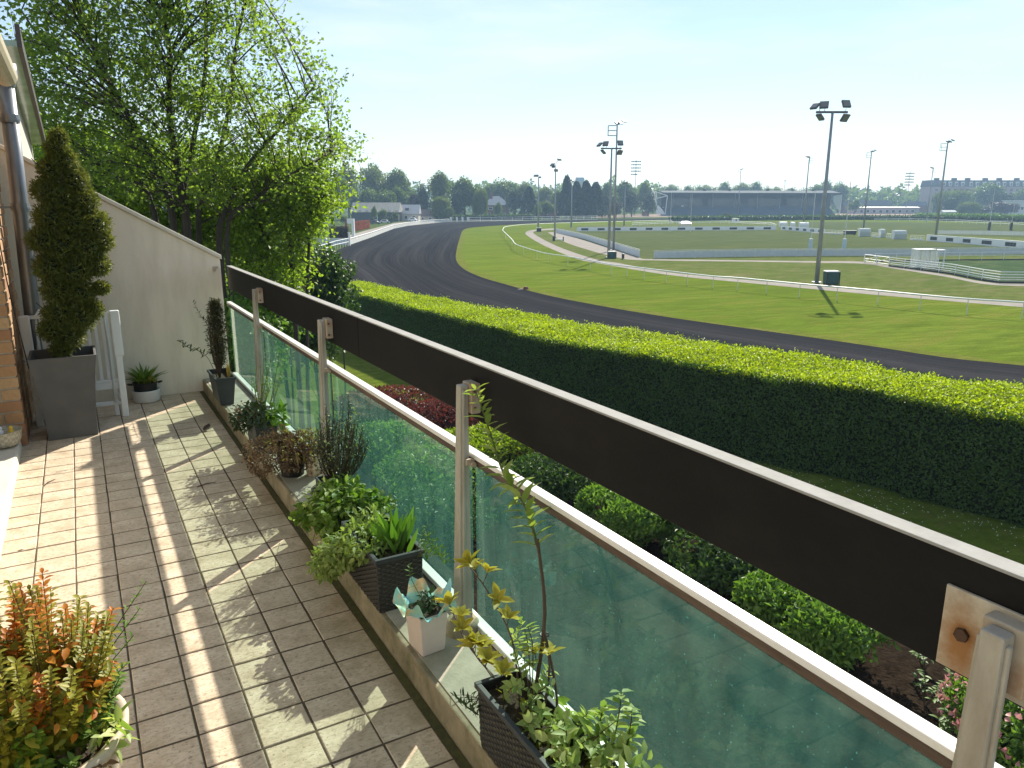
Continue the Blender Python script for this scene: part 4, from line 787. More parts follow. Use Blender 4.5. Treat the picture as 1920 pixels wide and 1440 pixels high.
ftree(1022, 405.5, 44, 346, 'sparse', 'airy tree behind the leftmost masts'); ftree(1024, 410, 34, 374, 'dense', 'green bush tree between the two left masts'); ftree(1008, 411, 16, 378, 'dense', 'slim young tree behind the leftmost mast')
for px, w_, tp, lab in ((1062, 30, 332, 'tallest dark conifer in the clump left of the twin masts'), (1080, 34, 343, 'dark conifer second in the clump left of the twin masts'), (1098, 36, 341, 'dark conifer below the pale blue tower'), (1116, 36, 344, 'dark conifer right in the clump before the twin masts')): ftree(px, 409.5, w_, tp, 'conifer', lab)
ftree(1046, 408, 26, 352, 'dense', 'green tree right of the curved-arm mast'); ftree(1135, 405, 40, 340, 'dense', 'green tree behind the twin masts'); ftree(1155, 408, 26, 378, 'purple', 'reddish bush tree right of the twin masts'); ftree(1170, 404, 46, 335, 'dense', 'large green tree left of the five-row stadium light'); ftree(1205, 403.5, 44, 339, 'dense', 'green tree right of the five-row stadium light'); ftree(1184, 406.5, 36, 352, 'dark', 'dark tree at the foot of the five-row stadium light'); ftree(1140, 407.5, 30, 358, 'dark', 'dark bush tree behind the base of the twin masts'); ftree(1215, 405.5, 30, 356, 'dark', 'dark tree behind the white arch of the grandstand')
g = np.random.default_rng(77); ORD = ('leftmost', 'second', 'third', 'fourth', 'fifth', 'sixth', 'seventh', 'eighth', 'ninth', 'tenth', 'eleventh', 'twelfth', 'thirteenth', 'fourteenth', 'fifteenth', 'rightmost'); nth = lambda i, n: (ORD[0] if i == 0 else ORD[15] if i == n - 1 else ORD[i] + ' from the left')
for i in range(16):
    px = 1238 + i * 22 + g.uniform(-5, 5); ftree(px, 399.4, g.uniform(34, 46), (346, 345, 347, 342, 344, 341, 346, 343, 341, 345, 348, 352, 348, 344, 338, 336)[i] + g.uniform(-2, 2), ('dense', 'sparse', 'dense')[i % 3], 'hazy green tree behind the grandstand roof, %s in the row' % nth(i, 16), 'trees behind the grandstand')
for i in range(7): ftree(1592 + i * 20, 396.5, 34, 351 + g.uniform(-3, 4), ('dense', 'dark', 'dense')[i % 3], 'hazy tree behind the dark-roofed houses, %s in the row' % nth(i, 7), 'trees behind the dark-roofed houses')
ftree(1601, 402, 26, 373, 'dense', 'small bright tree right of the grandstand end')
ftree(1758, 402, 44, 352, 'willow', 'yellow-green rounded tree left of the pair below the apartment block'); ftree(1796, 401.5, 58, 349, 'willow', 'broad yellow-green tree in front of the apartment block'); ftree(1780, 403, 30, 366, 'dark', 'dark tree between the yellow-green trees')
ftree(1850, 400.5, 56, 337, 'dense', 'tall hazy tree covering the middle of the apartment block'); ftree(1876, 402, 34, 356, 'dark', 'dark rounded tree right of the tall hazy tree'); ftree(1868, 403.5, 40, 377, 'purple', 'dark red shrub tree behind the right rugby goal'); ftree(1895, 403.5, 30, 380, 'purple', 'purple shrub tree at the foot of the white building')
ftree(1818, 404.5, 46, 374, 'willow', 'low pale green tree in front of the rounded pair'); ftree(1846, 404, 30, 384, 'dark', 'low dark bush left of the red shrub tree'); ftree(1912, 400, 34, 350, 'dense', 'hazy tree at the right edge before the apartment block'); ftree(1362, 411, 15, 398, 'dark', 'dark rounded bush standing before the grandstand')
for i, (px, py, w_, tp, lab) in enumerate(((702, 417.5, 13, 385, 'young tree in front of the barn, left one'), (719, 417, 15, 389, 'young tree in front of the barn, middle one'), (741, 416.5, 13, 396, 'young tree in front of the barn, right one'), (733, 418.5, 12, 404, 'dark parked-car-side bush on the street'), (645, 421, 16, 402, 'green bush beside the entrance portal'))): ftree(px, py, w_, tp, 'dark' if i == 3 else 'dense', lab)
# a continuous far belt of woodland behind everything
nb = 15000; g = np.random.default_rng(9); pxs = g.uniform(420, 2150, nb); dpt = g.uniform(0, 1, nb); pts = np.array([tuple(G(a, 396.0 + 2.2 * b)) for a, b in zip(pxs, dpt)])
env = np.interp(pxs, [420, 640, 700, 860, 1000, 1130, 1230, 1260, 1560, 1600, 1720, 1760, 2150], [28, 31, 29, 27, 26, 28, 27, 17, 17, 22, 23, 16, 18]); hz_ = g.random(nb) ** .7 * env * (1 + .12 * np.sin(pxs * .21) + .10 * np.sin(pxs * .083 + 1) + .06 * np.sin(pxs * .5)); pts[:, 2] = hz_ + 1
leaf_obj('woodland', pts, rdir(nb, g), rdir(nb, g), g.uniform(2.5, 6, nb), 3.2, FL['dense'], None, kind='stuff'); bpy.data.objects['woodland']['label'] = 'far woodland belt closing the horizon'; bpy.data.objects['woodland']['category'] = 'woodland'

# ------------------------------------------------------------------ the balcony
def AX(px, py, X):                               # a sight line of the photograph where it meets the upright plane x = X, height above the balcony floor
    v = _fw + _rt * (px - 960) / FPX - _up * (py - 720) / FPX; v = v * (X / v[0]); return Vector((v[0], v[1], CAMZ - FZ + v[2]))
B0 = (0, 0, FZ)
m_blackp = M('black_plastic', (.014, .014, .014), .5, .2, 20)
def tile_mat():
    m, nt, p = newmat('rustic_tile'); oi = _n(nt, 'ShaderNodeObjectInfo'); co = _n(nt, 'ShaderNodeTexCoord').outputs['Object']
    off = _n(nt, 'ShaderNodeVectorMath', operation='MULTIPLY_ADD'); off.inputs[1].default_value = (1, 1, 1); cx = _n(nt, 'ShaderNodeCombineXYZ'); sc_ = mathn(nt, 'MULTIPLY', oi.outputs['Random'], 37.); nt.links.new(sc_, cx.inputs[0]); nt.links.new(sc_, cx.inputs[1]); nt.links.new(co, off.inputs[0]); nt.links.new(cx.outputs[0], off.inputs[2]); v = off.outputs[0]
    n1 = noise(nt, 9, 6, .65, v); n2 = noise(nt, 45, 5, .7, v, (1, 2.2, 1)); n3 = noise(nt, 75, 4, .65, v)
    c = ramp(nt, n1, [(.32, (.46, .355, .245)), (.5, (.64, .51, .375)), (.68, (.76, .64, .49))]); c = mixc(nt, maprange(nt, n2, .46, .66, 0, .7), c, (.33, .26, .17)); c = mixc(nt, maprange(nt, n3, .58, .64, 0, .7), c, (.22, .16, .105))
    c = mixc(nt, mathn(nt, 'MULTIPLY', oi.outputs['Random'], .22), c, (.40, .34, .25))
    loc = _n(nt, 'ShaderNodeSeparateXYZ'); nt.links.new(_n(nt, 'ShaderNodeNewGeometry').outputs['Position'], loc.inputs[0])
    wp = _n(nt, 'ShaderNodeNewGeometry').outputs['Position']; gn = noise(nt, 5, 6, .7, wp); kerb_tint = mathn(nt, 'MULTIPLY', maprange(nt, loc.outputs[0], .25, .78, 0, 1), maprange(nt, gn, .36, .66, .1, .85), True)  # greener towards the kerb: glass-tinted light and dirt, both in the colour
    c = mixc(nt, mathn(nt, 'MULTIPLY', kerb_tint, .75), c, (.20, .185, .085)); nt.links.new(c, p.inputs['Base Color']); p.inputs['Roughness'].default_value = .62; p.inputs['Specular IOR Level'].default_value = .35
    bump(nt, p, mathn(nt, 'ADD', n2, mathn(nt, 'MULTIPLY', n1, .8)), .5, .004); return m
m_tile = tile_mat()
m_grout = M('tile_grout', (.105, .082, .06), 1., .3, 30, spec=0., dirt=(.04, .042, .024), dirt_amt=.5, dirt_scale=6)
m_conc = M('mossy_concrete', (.30, .255, .175), .92, .25, 12, bmp=.6, bscale=60, dirt=(.085, .08, .03), dirt_amt=.75, dirt_scale=7)
m_ledge = M('ledge_concrete', (.40, .37, .30), .92, .2, 9, bmp=.5, bscale=80, dirt=(.17, .15, .09), dirt_amt=.6, dirt_scale=5)
m_stucco = M('cream_stucco', (.74, .67, .55), .9, .1, 3, bmp=.7, bscale=160, bdist=.004, dirt=(.44, .37, .26), dirt_amt=.42, dirt_scale=3.6, stretch=(1.2, 1, .25))
m_coping = M('coping_stone', (.66, .62, .53), .85, .1, 5, bmp=.3, bscale=90, dirt=(.4, .36, .28), dirt_amt=.4)
m_black = M('black_board', (.0075, .0072, .0072), .65, .35, 2.5, bmp=.2, bscale=150, bdist=.002, spec=.14, dirt=(.016, .015, .014), dirt_amt=.6, dirt_scale=9, stretch=(1, .5, 1)); m_cap = M('light_grey_capping', (.33, .325, .31), .85, .14, 14, spec=.05, bmp=.2, bscale=80, dirt=(.28, .27, .25), dirt_amt=.4, dirt_scale=20)
m_post = M('weathered_post', (.40, .375, .32), .55, .15, 10, metal=.15, bmp=.35, bscale=70, dirt=(.19, .145, .095), dirt_amt=.6, dirt_scale=8, stretch=(1, 1, .3)); m_alu = M('white_aluminium', (.78, .77, .75), .35, .06, 10, metal=.1, dirt=(.5, .47, .42), dirt_amt=.25, dirt_scale=12)
m_brown = M('brown_seal', (.065, .038, .028), .5, .35, 18, dirt=(.2, .15, .11), dirt_amt=.45, dirt_scale=25, stretch=(1, .15, 1)); m_rust = M('rusty_steel', (.42, .36, .28), .6, .15, 8, metal=.1, dirt=(.24, .095, .025), dirt_amt=.9, dirt_scale=9); m_bolt = M('rusty_bolt', (.07, .035, .02), .7, .4, 60)
fl = MB().box(-.47, .7771, -.7, 6.5, -.22, -.0022).build('balcony_floor', m_grout, None, loc=(0, 0, FZ), kind='structure')
TS, TX0, TY0 = .15125, -.0064, 2.5394
def tile_mesh(seed):
    g = random.Random(seed); a = TS / 2 - .0024; c_ = TS / 2 - .0036; j = lambda: g.uniform(-.0010, .0010); q = [(-a + j(), -c_ + j()), (a + j(), -c_ + j()), (a + j(), c_ + j()), (-a + j(), c_ + j())]; mb = MB(); b = .0028
    mb.hexa([(x, y, -.008) for x, y in q], [(x, y, -.0025) for x, y in q]); mb.V = mb.V[:]; V = [(x, y, -.009) for x, y in q] + [(x, y, -.0025) for x, y in q] + [(x * (1 - b / a), y * (1 - b / a), 0) for x, y in q]
    mb = MB().add(V, [(0, 1, 5, 4), (1, 2, 6, 5), (2, 3, 7, 6), (3, 0, 4, 7), (4, 5, 9, 8), (5, 6, 10, 9), (6, 7, 11, 10), (7, 4, 8, 11), (8, 9, 10, 11)]); return mb.mesh('tile')
tms = [tile_mesh(i) for i in range(6)]; tg = random.Random(4)
for i in range(-3, 5):
    for j in range(-10, 27):
        if TY0 + TS * (j + 1) > 6.505: continue
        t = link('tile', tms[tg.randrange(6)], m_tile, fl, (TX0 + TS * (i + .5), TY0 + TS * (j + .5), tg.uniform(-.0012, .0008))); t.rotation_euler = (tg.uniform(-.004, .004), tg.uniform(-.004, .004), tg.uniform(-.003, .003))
cut = MB()                                    # cut tiles against the end wall and the rows at our feet
for i in range(-3, 5):
    x0 = TX0 + TS * i + .002; y0 = TY0 + TS * 26 + .002
    if y0 < 6.49: cut.box(x0, x0 + TS - .004, y0, 6.497, -.009, 0)
    for j in range(-20, -10): cut.box(x0, x0 + TS - .004, TY0 + TS * j + .002, TY0 + TS * (j + 1) - .002, -.009, 0)
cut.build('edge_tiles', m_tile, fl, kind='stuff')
m_moss = M('moss_strip', (.075, .075, .022), .95, .4, 25, bmp=.8, bscale=90, bdist=.006, dirt=(.05, .045, .03), dirt_amt=.6)
MB().box(.7500, .7770, -.7, 6.497, -.009, -.0012).build('gutter_strip', m_moss, fl)
# ledge: kerb face, top
lg = MB().hexa([(.7772, -.7, -.22), (1.075, -.7, -.22), (1.075, 6.5, -.22), (.7772, 6.5, -.22)], [(.7802, -.7, .098), (1.075, -.7, .085), (1.075, 6.5, .085), (.7802, 6.5, .098)])
ledge = lg.build('ledge', m_conc, None, .006, loc=(0, 0, FZ), kind='structure')
MB().box(.800, 1.06, -.7, 6.495, .09, .1005).build('ledge_top', m_ledge, ledge)
# end wall with sloping top
ew = thing('end_wall', 'cream stucco end wall with a sloping top closing the balcony', 'wall', B0)
wt = lambda x: 1.117 + (.987 - x) * .583
MB().prism([(-.6, -.22), (.999, -.22), (1.0, wt(1.0) - .035), (-.6, wt(-.6) - .035)], 6.5, 6.64).build('wall', m_stucco, ew, .004)
MB().hexa([(-.6, 6.482, wt(-.6) - .035), (1.012, 6.482, wt(1.012) - .035), (1.012, 6.66, wt(1.012) - .035), (-.6, 6.66, wt(-.6) - .035)], [(-.6, 6.482, wt(-.6)), (1.012, 6.482, wt(1.012)), (1.012, 6.66, wt(1.012)), (-.6, 6.66, wt(-.6))]).build('coping', m_coping, ew, .006)
MB().box(.94, .975, 6.47, 6.5, 1.0, 1.012).box(.94, .955, 6.47, 6.5, .975, 1.0).build('wall_bracket', m_rust, ew)
# building: facade with bricks, sill, door
m_mortar = M('mortar', (.42, .37, .30), .95, .15, 20); m_brick = None
def brick_mat():
    m, nt, p = newmat('yellow_brick'); oi = _n(nt, 'ShaderNodeObjectInfo'); c = ramp(nt, oi.outputs['Random'], [(0, (.34, .17, .085)), (.5, (.44, .26, .13)), (1, (.50, .33, .18))]); c = mixc(nt, maprange(nt, noise(nt, 40, 6, .7), .4, .75, 0, .5), c, (.23, .12, .06)); nt.links.new(c, p.inputs['Base Color']); p.inputs['Roughness'].default_value = .9; bump(nt, p, noise(nt, 90, 5, .7), .6, .004); return m
m_brick = brick_mat()
FX, PY = -.41, 5.5
m_bounce = M('pale_bounce', (.45, .41, .34), .6, .06, 5)  # pale surface added out of view to bounce sun into the shade
hs = thing('house_facade', 'yellow brick house wall with a pier at the left edge of the balcony', 'building', B0)
MB().box(-1.3, FX - .008, PY + .008, 6.49, -.2, 2.28).build('pier', m_mortar, hs)
bm1 = MB().box(-.11, .11, -.05, .05, -.0325, .0325).mesh('brick', .004); bm2 = MB().box(-.05, .05, -.11, .11, -.0325, .0325).mesh('brick', .004)
for k in range(30):
    z = .04 + k * .0752; bm_ = random.Random(k)
    if k % 2: xs = [FX - .11, FX - .34]; ys = [PY + .221 + i * .2305 for i in range(4)]
    else: xs = [FX - .22, FX - .45]; ys = [PY + .11 + i * .2305 for i in range(4)]
    for x in xs: link('brick', bm1, m_brick, hs, (x, PY + .05 + bm_.uniform(-.002, .002), z))
    for y in ys: link('brick', bm2, m_brick, hs, (FX - .05 + bm_.uniform(-.002, .002), y, z))
m_sill = M('cream_sill', (.62, .58, .50), .8, .08, 8, bmp=.25, bscale=100, dirt=(.42, .38, .3), dirt_amt=.3)
MB().hexa([(-1.3, -.7, -.2), (-.432, -.7, -.2), (-.432, PY - .02, -.2), (-1.3, PY - .02, -.2)], [(-1.3, -.7, .075), (-.445, -.7, .06), (-.445, PY - .02, .06), (-1.3, PY - .02, .075)]).build('door_sill', m_sill, hs, .012)
MB().box(-.80, -.74, -.7, PY - .002, .08, .2).box(-.80, -.74, -.7, PY - .002, 2.1, 2.28).box(-.80, -.74, PY - .09, PY - .002, .2, 2.1).box(-.80, -.74, 3.6, 3.7, .2, 2.1).box(-.80, -.74, 1.8, 1.9, .2, 2.1).build('door_frame', m_white, hs)
MB().box(-.775, -.765, -.7, PY - .09, .2, 2.1).build('bounce_panel', m_bounce, hs)  # unseen reflector panel added in the door opening
MB().box(-1.3, -.40, -.7, 6.49, 2.28, 2.5).build('lintel', m_render, hs)
m_gut = M('beige_gutter', (.52, .46, .34), .5, .08, 6); m_zinc = M('zinc_pipe', (.20, .215, .235), .38, .15, 9, metal=.55, dirt=(.12, .12, .13), dirt_amt=.4)
gt = MB().tube([(-.245, -.7, 2.245), (-.245, 5.62, 2.245)], .062, 16); gt.box(-.40, -.245, -.7, 5.6, 2.285, 2.30); gt.build('gutter', m_gut, hs, smooth=False)
dp = thing('downpipe', 'grey zinc downpipe with collars running down the brick pier', 'pipe', B0)
MB().tube([(-.272, 6.1, 2.26), (-.29, 6.1, 1.5), (-.315, 6.1, .72), (-.322, 6.1, 0.0)], .049, 16).build('pipe', m_zinc, dp, smooth=True)
for z, x in ((1.46, -.2905), (2.02, -.278), (.42, -.318)): MB().tube([(x, 6.1, z), (x, 6.1, z + .05)], .056, 16).tube([(x, 6.1, z + .012), (x, 6.1, z + .024)], .061, 16).build('collar', m_zinc, dp); MB().box(FX - .01, x, 6.09, 6.11, z + .015, z + .03).build('clip', m_zinc, dp)
MB().lathe([(.044, 2.2), (.05, 2.24), (.075, 2.3), (.075, 2.38), (.05, 2.38)], (-.272, 6.1, 0), 18).build('hopper', m_zinc, dp, smooth=True)
cb = thing('hanging_cable', 'thin black cable hanging down the sunlit brick pier', 'cable', B0); MB().tube([(-.402, 5.56, 1.35), (-.397, 5.62, 1.05), (-.385, 5.66, .82), (-.37, 5.70, .62), (-.36, 5.74, .45)], .0035, 6).build('cable', m_blackp, cb, smooth=True)
# neighbour's wing with a sloping glazed canopy
m_grn = M('green_glazing', (.30, .40, .33), .12, .35, 5, spec=.6); m_brnf = M('brown_frame', (.055, .045, .04), .5, .2, 8)
nb_ = thing('neighbour_wing', 'next house with sloping green glazed canopy above the gutter at the left edge', 'building', B0)
MB().box(-1.3, -.45, 6.66, 12, -6.5, 1.75).build('wall', m_brickf, nb_)
cv = lambda x, dz: [(x, 6.66, 2.62 + dz), (x, 12.0, 1.64 + dz)]
MB().hexa([(-.30, 6.66, 2.58), (-.19, 6.66, 2.58), (-.17, 9.4, 2.10), (-.28, 9.4, 2.10)], [(-.30, 6.66, 2.62), (-.19, 6.66, 2.62), (-.17, 9.4, 2.14), (-.28, 9.4, 2.14)]).build('canopy_glass', m_grn, nb_)
MB().hexa([(-.19, 6.5, 2.55), (-.16, 6.5, 2.55), (-.14, 9.4, 2.06), (-.17, 9.4, 2.06)], [(-.19, 6.5, 2.70), (-.16, 6.5, 2.70), (-.14, 9.4, 2.17), (-.17, 9.4, 2.17)]).build('canopy_beam', m_brnf, nb_)
MB().hexa([(-.9, 6.66, 1.75), (-.29, 6.66, 1.75), (-.27, 9.4, 1.75), (-.9, 9.4, 1.75)], [(-.9, 6.66, 2.58), (-.29, 6.66, 2.58), (-.27, 9.4, 2.10), (-.9, 9.4, 2.10)]).build('upper_wall', m_render, nb_)
for y, z in ((7.2, 2.5), (8.2, 2.33), (9.2, 2.16)): MB().obox((-.24, y, z + .06), (.06, 0, 0), (0, .02, -.003), (0, .004, .025)).build('glazing_bar', m_brnf, nb_)
MB().box(-6, .95, -12, 6.6, 0, 6.27).build('building_base', m_render, hs).location.z = -FZ

# railing
def plate_mat(*ys_):
    m, nt, p = newmat('rust_stained_plate'); co = _n(nt, 'ShaderNodeTexCoord').outputs['Object']; n_ = noise(nt, 22, 7, .7, co); c = ramp(nt, n_, [(.3, (.36, .31, .23)), (.7, (.56, .50, .40))])
    for yy in ys_:
        d = _n(nt, 'ShaderNodeVectorMath', operation='SUBTRACT'); nt.links.new(co, d.inputs[0]); d.inputs[1].default_value = (1.04, yy, .885); k = _n(nt, 'ShaderNodeVectorMath', operation='MULTIPLY'); nt.links.new(d.outputs[0], k.inputs[0]); k.inputs[1].default_value = (0, 1., .62); L_ = _n(nt, 'ShaderNodeVectorMath', operation='LENGTH'); nt.links.new(k.outputs[0], L_.inputs[0])
        f = maprange(nt, mathn(nt, 'ADD', L_.outputs['Value'], mathn(nt, 'MULTIPLY', mathn(nt, 'SUBTRACT', n_, .5), .05)), .012, .048, .95, 0.); c = mixc(nt, f, c, (.30, .13, .03))
    nt.links.new(c, p.inputs['Base Color']); p.inputs['Roughness'].default_value = .65; bump(nt, p, n_, .3, .002); return m
rl = thing('balcony_railing', 'balcony railing of grey posts, teal glass panes and a long black board', 'railing', B0)
BX, GXx, PX = 1.046, 1.036, 1.0
POSTS = (5.19, 3.62, 2.055, .45, -.9)
for y0, y1 in ((3.205, 6.485), (-1.5, 3.2)):
    b_ = MB().box(BX, BX + .036, y0, y1, .832, 1.011).build('fascia_board', m_black, rl, .002); MB().box(BX - .002, BX + .038, y0, y1, 1.0115, 1.017).build('capping', m_cap, b_, .0015)
MB().box(1.019, 1.053, -1.5, 6.48, .712, .728).build('top_rail', m_alu, rl, .003, seg=2); MB().box(1.0215, 1.0505, -1.5, 6.48, .690, .7118).build('rail_seal', m_brown, rl, .004)
MB().box(1.018, 1.054, -1.5, 6.48, .112, .132).build('bottom_rail', m_alu, rl, .003); MB().box(1.022, 1.05, -1.5, 6.48, .1025, .1118).build('bottom_seal', m_brown, rl)
def glass_mat():
    m, nt, p = newmat('teal_glass'); co = _n(nt, 'ShaderNodeTexCoord').outputs['Object']; tr = _n(nt, 'ShaderNodeBsdfTransparent'); tr.inputs[0].default_value = (.58, .74, .67, 1)
    gs_ = _n(nt, 'ShaderNodeBsdfGlossy'); gs_.inputs['Roughness'].default_value = .03; gs_.inputs[0].default_value = (.9, 1, .96, 1)
    lw = _n(nt, 'ShaderNodeLayerWeight'); fr = mathn(nt, 'ADD', mathn(nt, 'MULTIPLY', mathn(nt, 'POWER', lw.outputs['Facing'], 5.), .7), .035)
    dt = _n(nt, 'ShaderNodeBsdfTranslucent'); df = _n(nt, 'ShaderNodeBsdfDiffuse'); streak = noise(nt, 4, 9, .72, co, (1, 2.6, .8)); c = ramp(nt, streak, [(.3, (.12, .46, .41)), (.7, (.21, .52, .41))]); nt.links.new(c, dt.inputs[0]); nt.links.new(c, df.inputs[0])
    a1 = _n(nt, 'ShaderNodeMixShader'); a1.inputs[0].default_value = .3; nt.links.new(dt.outputs[0], a1.inputs[1]); nt.links.new(df.outputs[0], a1.inputs[2])
    a2 = _n(nt, 'ShaderNodeMixShader'); spots = mathn(nt, 'ADD', maprange(nt, streak, .3, .8, .075, .19), maprange(nt, noise(nt, 160, 2, .5, co), .70, .74, 0, .4), True); nt.links.new(spots, a2.inputs[0]); nt.links.new(tr.outputs[0], a2.inputs[1]); nt.links.new(a1.outputs[0], a2.inputs[2])
    a3 = _n(nt, 'ShaderNodeMixShader'); nt.links.new(fr, a3.inputs[0]); nt.links.new(a2.outputs[0], a3.inputs[1]); nt.links.new(gs_.outputs[0], a3.inputs[2]); nt.links.new(a3.outputs[0], nt.nodes['Material Output'].inputs[0]); return m
m_glass = glass_mat()
ys = (6.478,) + POSTS
for a, b in zip(ys[:-1], ys[1:]):
    V = [(1.036, b + .012, .130), (1.036, a - .012, .130), (1.036, a - .012, .692), (1.036, b + .012, .692)]; MB().add(V, [(0, 1, 2, 3)]).build('glass_pane', m_glass, rl)
for i, y in enumerate(POSTS):
    p = MB().hexa([(.962, y - .027, .085), (1.012, y - .027, .085), (1.012, y + .027, .085), (.962, y + .027, .085)], [(.984, y - .016, .952), (1.012, y - .016, .952), (1.012, y + .016, .952), (.984, y + .016, .952)])
    p.hexa([(.972, y - .034, .085), (.984, y - .034, .085), (.984, y + .034, .085), (.972, y + .034, .085)], [(.99, y - .022, .94), (1.0, y - .022, .94), (1.0, y + .022, .94), (.99, y + .022, .94)])
    po = p.build('post', m_post, rl, .0035)
    br = MB().box(1.0125, BX - .0006, y - .036, y + .028, .862, .958).build('bracket', m_rust, po, .003)
    for z in (.88, .935): MB().tube([(1.024, y - .0365, z), (1.024, y - .0395, z)], .005, 10).tube([(1.0245, y - .0394, z), (1.0245, y - .041, z)], .0028, 8).build('screw', m_bolt, br)
    MB().box(.992, 1.03, y - .036, y - .029, .696, .716).tube([(1.012, y - .03, .7), (1.012, y - .05, .7)], .009, 8).build('rail_clamp', m_rust, po)
    MB().lathe([(.062, .0), (.058, .03), (.046, .045), (.0, .047)], (.985, y, .1005), 20).build('foot_cuff', m_conc, po, smooth=True)
    if y < 1:
        pl = MB().box(1.0395, BX - .0004, y - .13, y + .095, .838, .965).build('mounting_plate', plate_mat(y + .063, y - .10), po, .0015)
        for yy in (y + .063, y - .10): MB().tube([(1.0393, yy, .90), (1.033, yy, .90)], .0105, 6).build('bolt', m_bolt, pl)

# ------------------------------------------------------------------ planters and plants
def wicker_mat():
    m, nt, p = newmat('black_wicker'); co = _n(nt, 'ShaderNodeTexCoord').outputs['Generated']
    ob = _n(nt, 'ShaderNodeTexCoord').outputs['Object']; sep = _n(nt, 'ShaderNodeSeparateXYZ'); nt.links.new(ob, sep.inputs[0]); u = mathn(nt, 'ADD', sep.outputs[0], sep.outputs[1]); cb = _n(nt, 'ShaderNodeCombineXYZ'); nt.links.new(u, cb.inputs[0]); nt.links.new(sep.outputs[2], cb.inputs[1])
    bt = _n(nt, 'ShaderNodeTexBrick'); bt.inputs['Scale'].default_value = 1.; bt.inputs['Brick Width'].default_value = .017; bt.inputs['Row Height'].default_value = .0085; bt.inputs['Mortar Size'].default_value = .0012; bt.inputs['Mortar Smooth'].default_value = 1.; bt.offset = .5; nt.links.new(cb.outputs[0], bt.inputs[0])
    c = ramp(nt, bt.outputs['Fac'], [(0, (.028, .026, .025)), (1, (.006, .006, .006))]); nt.links.new(c, p.inputs['Base Color']); p.inputs['Roughness'].default_value = .42; bump(nt, p, mathn(nt, 'SUBTRACT', 1., bt.outputs['Fac']), .9, .003); return m
m_wick = wicker_mat(); m_slatep = M('charcoal_plastic', (.030, .036, .042), .5, .15, 12, dirt=(.07, .07, .065), dirt_amt=.3); m_potsoil = M('potting_soil', (.045, .032, .022), .98, .5, 60, bmp=1., bscale=120, bdist=.008, dirt=(.14, .10, .05), dirt_amt=.5, dirt_scale=40)
m_fibre = M('grey_fibre_clay', (.088, .088, .086), .75, .12, 7, bmp=.25, bscale=140, bdist=.002, dirt=(.17, .17, .16), dirt_amt=.3, dirt_scale=4); m_cer = M('white_ceramic', (.70, .69, .66), .35, .04, 6); m_pinkp = M('pinkish_ceramic', (.60, .50, .45), .6, .06, 20, bmp=.1, bscale=150); m_creamp = M('cream_terracotta', (.52, .44, .33), .65, .1, 10, dirt=(.36, .29, .2), dirt_amt=.3)
m_stem = M('green_stem', (.10, .12, .03), .6, .2, 30); m_bstem = M('brown_stem', (.075, .05, .032), .75, .25, 30)
def planter(name, label, x0, x1, y0, y1, z0, z1, m, taper=.0, wall=.008, cat='planter', rim=True):
    cx, cy = (x0 + x1) / 2, (y0 + y1) / 2; o = thing(name, label, cat, (cx, cy, FZ + z0)); h = z1 - z0; W, Dp = x1 - x0, y1 - y0
    q = lambda w, d, z: [(-w / 2, -d / 2, z), (w / 2, -d / 2, z), (w / 2, d / 2, z), (-w / 2, d / 2, z)]
    V = q(W - taper, Dp - taper, 0) + q(W, Dp, h) + q(W - 2 * wall, Dp - 2 * wall, h) + q(W - 2 * wall - .004, Dp - 2 * wall - .004, h * .6); F = [(3, 2, 1, 0), (12, 13, 14, 15)]
    for a, b in ((0, 4), (4, 8), (8, 12)): F += [(a + i, a + (i + 1) % 4, b + (i + 1) % 4, b + i) for i in range(4)]
    MB().add(V, F).build('pot', m, o, .0025)
    if rim:
        r_ = MB(); t = .006
        for (a, b, c, d) in ((-W / 2 - t, W / 2 + t, -Dp / 2 - t, -Dp / 2 + wall), (-W / 2 - t, W / 2 + t, Dp / 2 - wall, Dp / 2 + t), (-W / 2 - t, -W / 2 + wall, -Dp / 2 + wall, Dp / 2 - wall), (W / 2 - wall, W / 2 + t, -Dp / 2 + wall, Dp / 2 - wall)): r_.box(a, b, c, d, h - .012, h + .004)
        r_.build('rim', m_slatep, o, .002)
    MB().box(-W / 2 + wall + .001, W / 2 - wall - .001, -Dp / 2 + wall + .001, Dp / 2 - wall - .001, h * .62, h * .86).build('soil', m_potsoil, o); return o
def weave(o, W, Dp, h, taper, w_=.0165, h_=.0085):
    mb = MB()
    for face in range(4):
        span = W if face % 2 == 0 else Dp; half = (Dp if face % 2 == 0 else W) / 2
        for r_ in range(int(h / h_) - 1):
            z0 = r_ * h_ + .003; t = (z0 + h_ / 2) / h; off = half - taper / 2 * (1 - t); sp = span - taper * (1 - t); n_ = int(sp / w_)
            for k in range(n_):
                if (k + r_) % 2: continue
                u0 = -sp / 2 + (sp - n_ * w_) / 2 + k * w_; a = [(u0, z0), (u0 + w_, z0), (u0 + w_, z0 + h_ * .9), (u0, z0 + h_ * .9)]; c_ = [(u0 + w_ * .28, z0 + h_ * .12), (u0 + w_ * .72, z0 + h_ * .12), (u0 + w_ * .72, z0 + h_ * .78), (u0 + w_ * .28, z0 + h_ * .78)]
                f = {0: lambda u, d: (u, -d), 1: lambda u, d: (d, u), 2: lambda u, d: (-u, d), 3: lambda u, d: (-d, -u)}[face]
                mb.add([(*f(u, off - .0005), z) for u, z in a] + [(*f(u, off + .003), z) for u, z in c_], [(0, 1, 5, 4), (1, 2, 6, 5), (2, 3, 7, 6), (3, 0, 4, 7), (4, 5, 6, 7)])
    mb.build('weave', m_wstrip, o, kind='stuff')
m_wstrip = M('wicker_strip', (.045, .041, .038), .38, .25, 60)
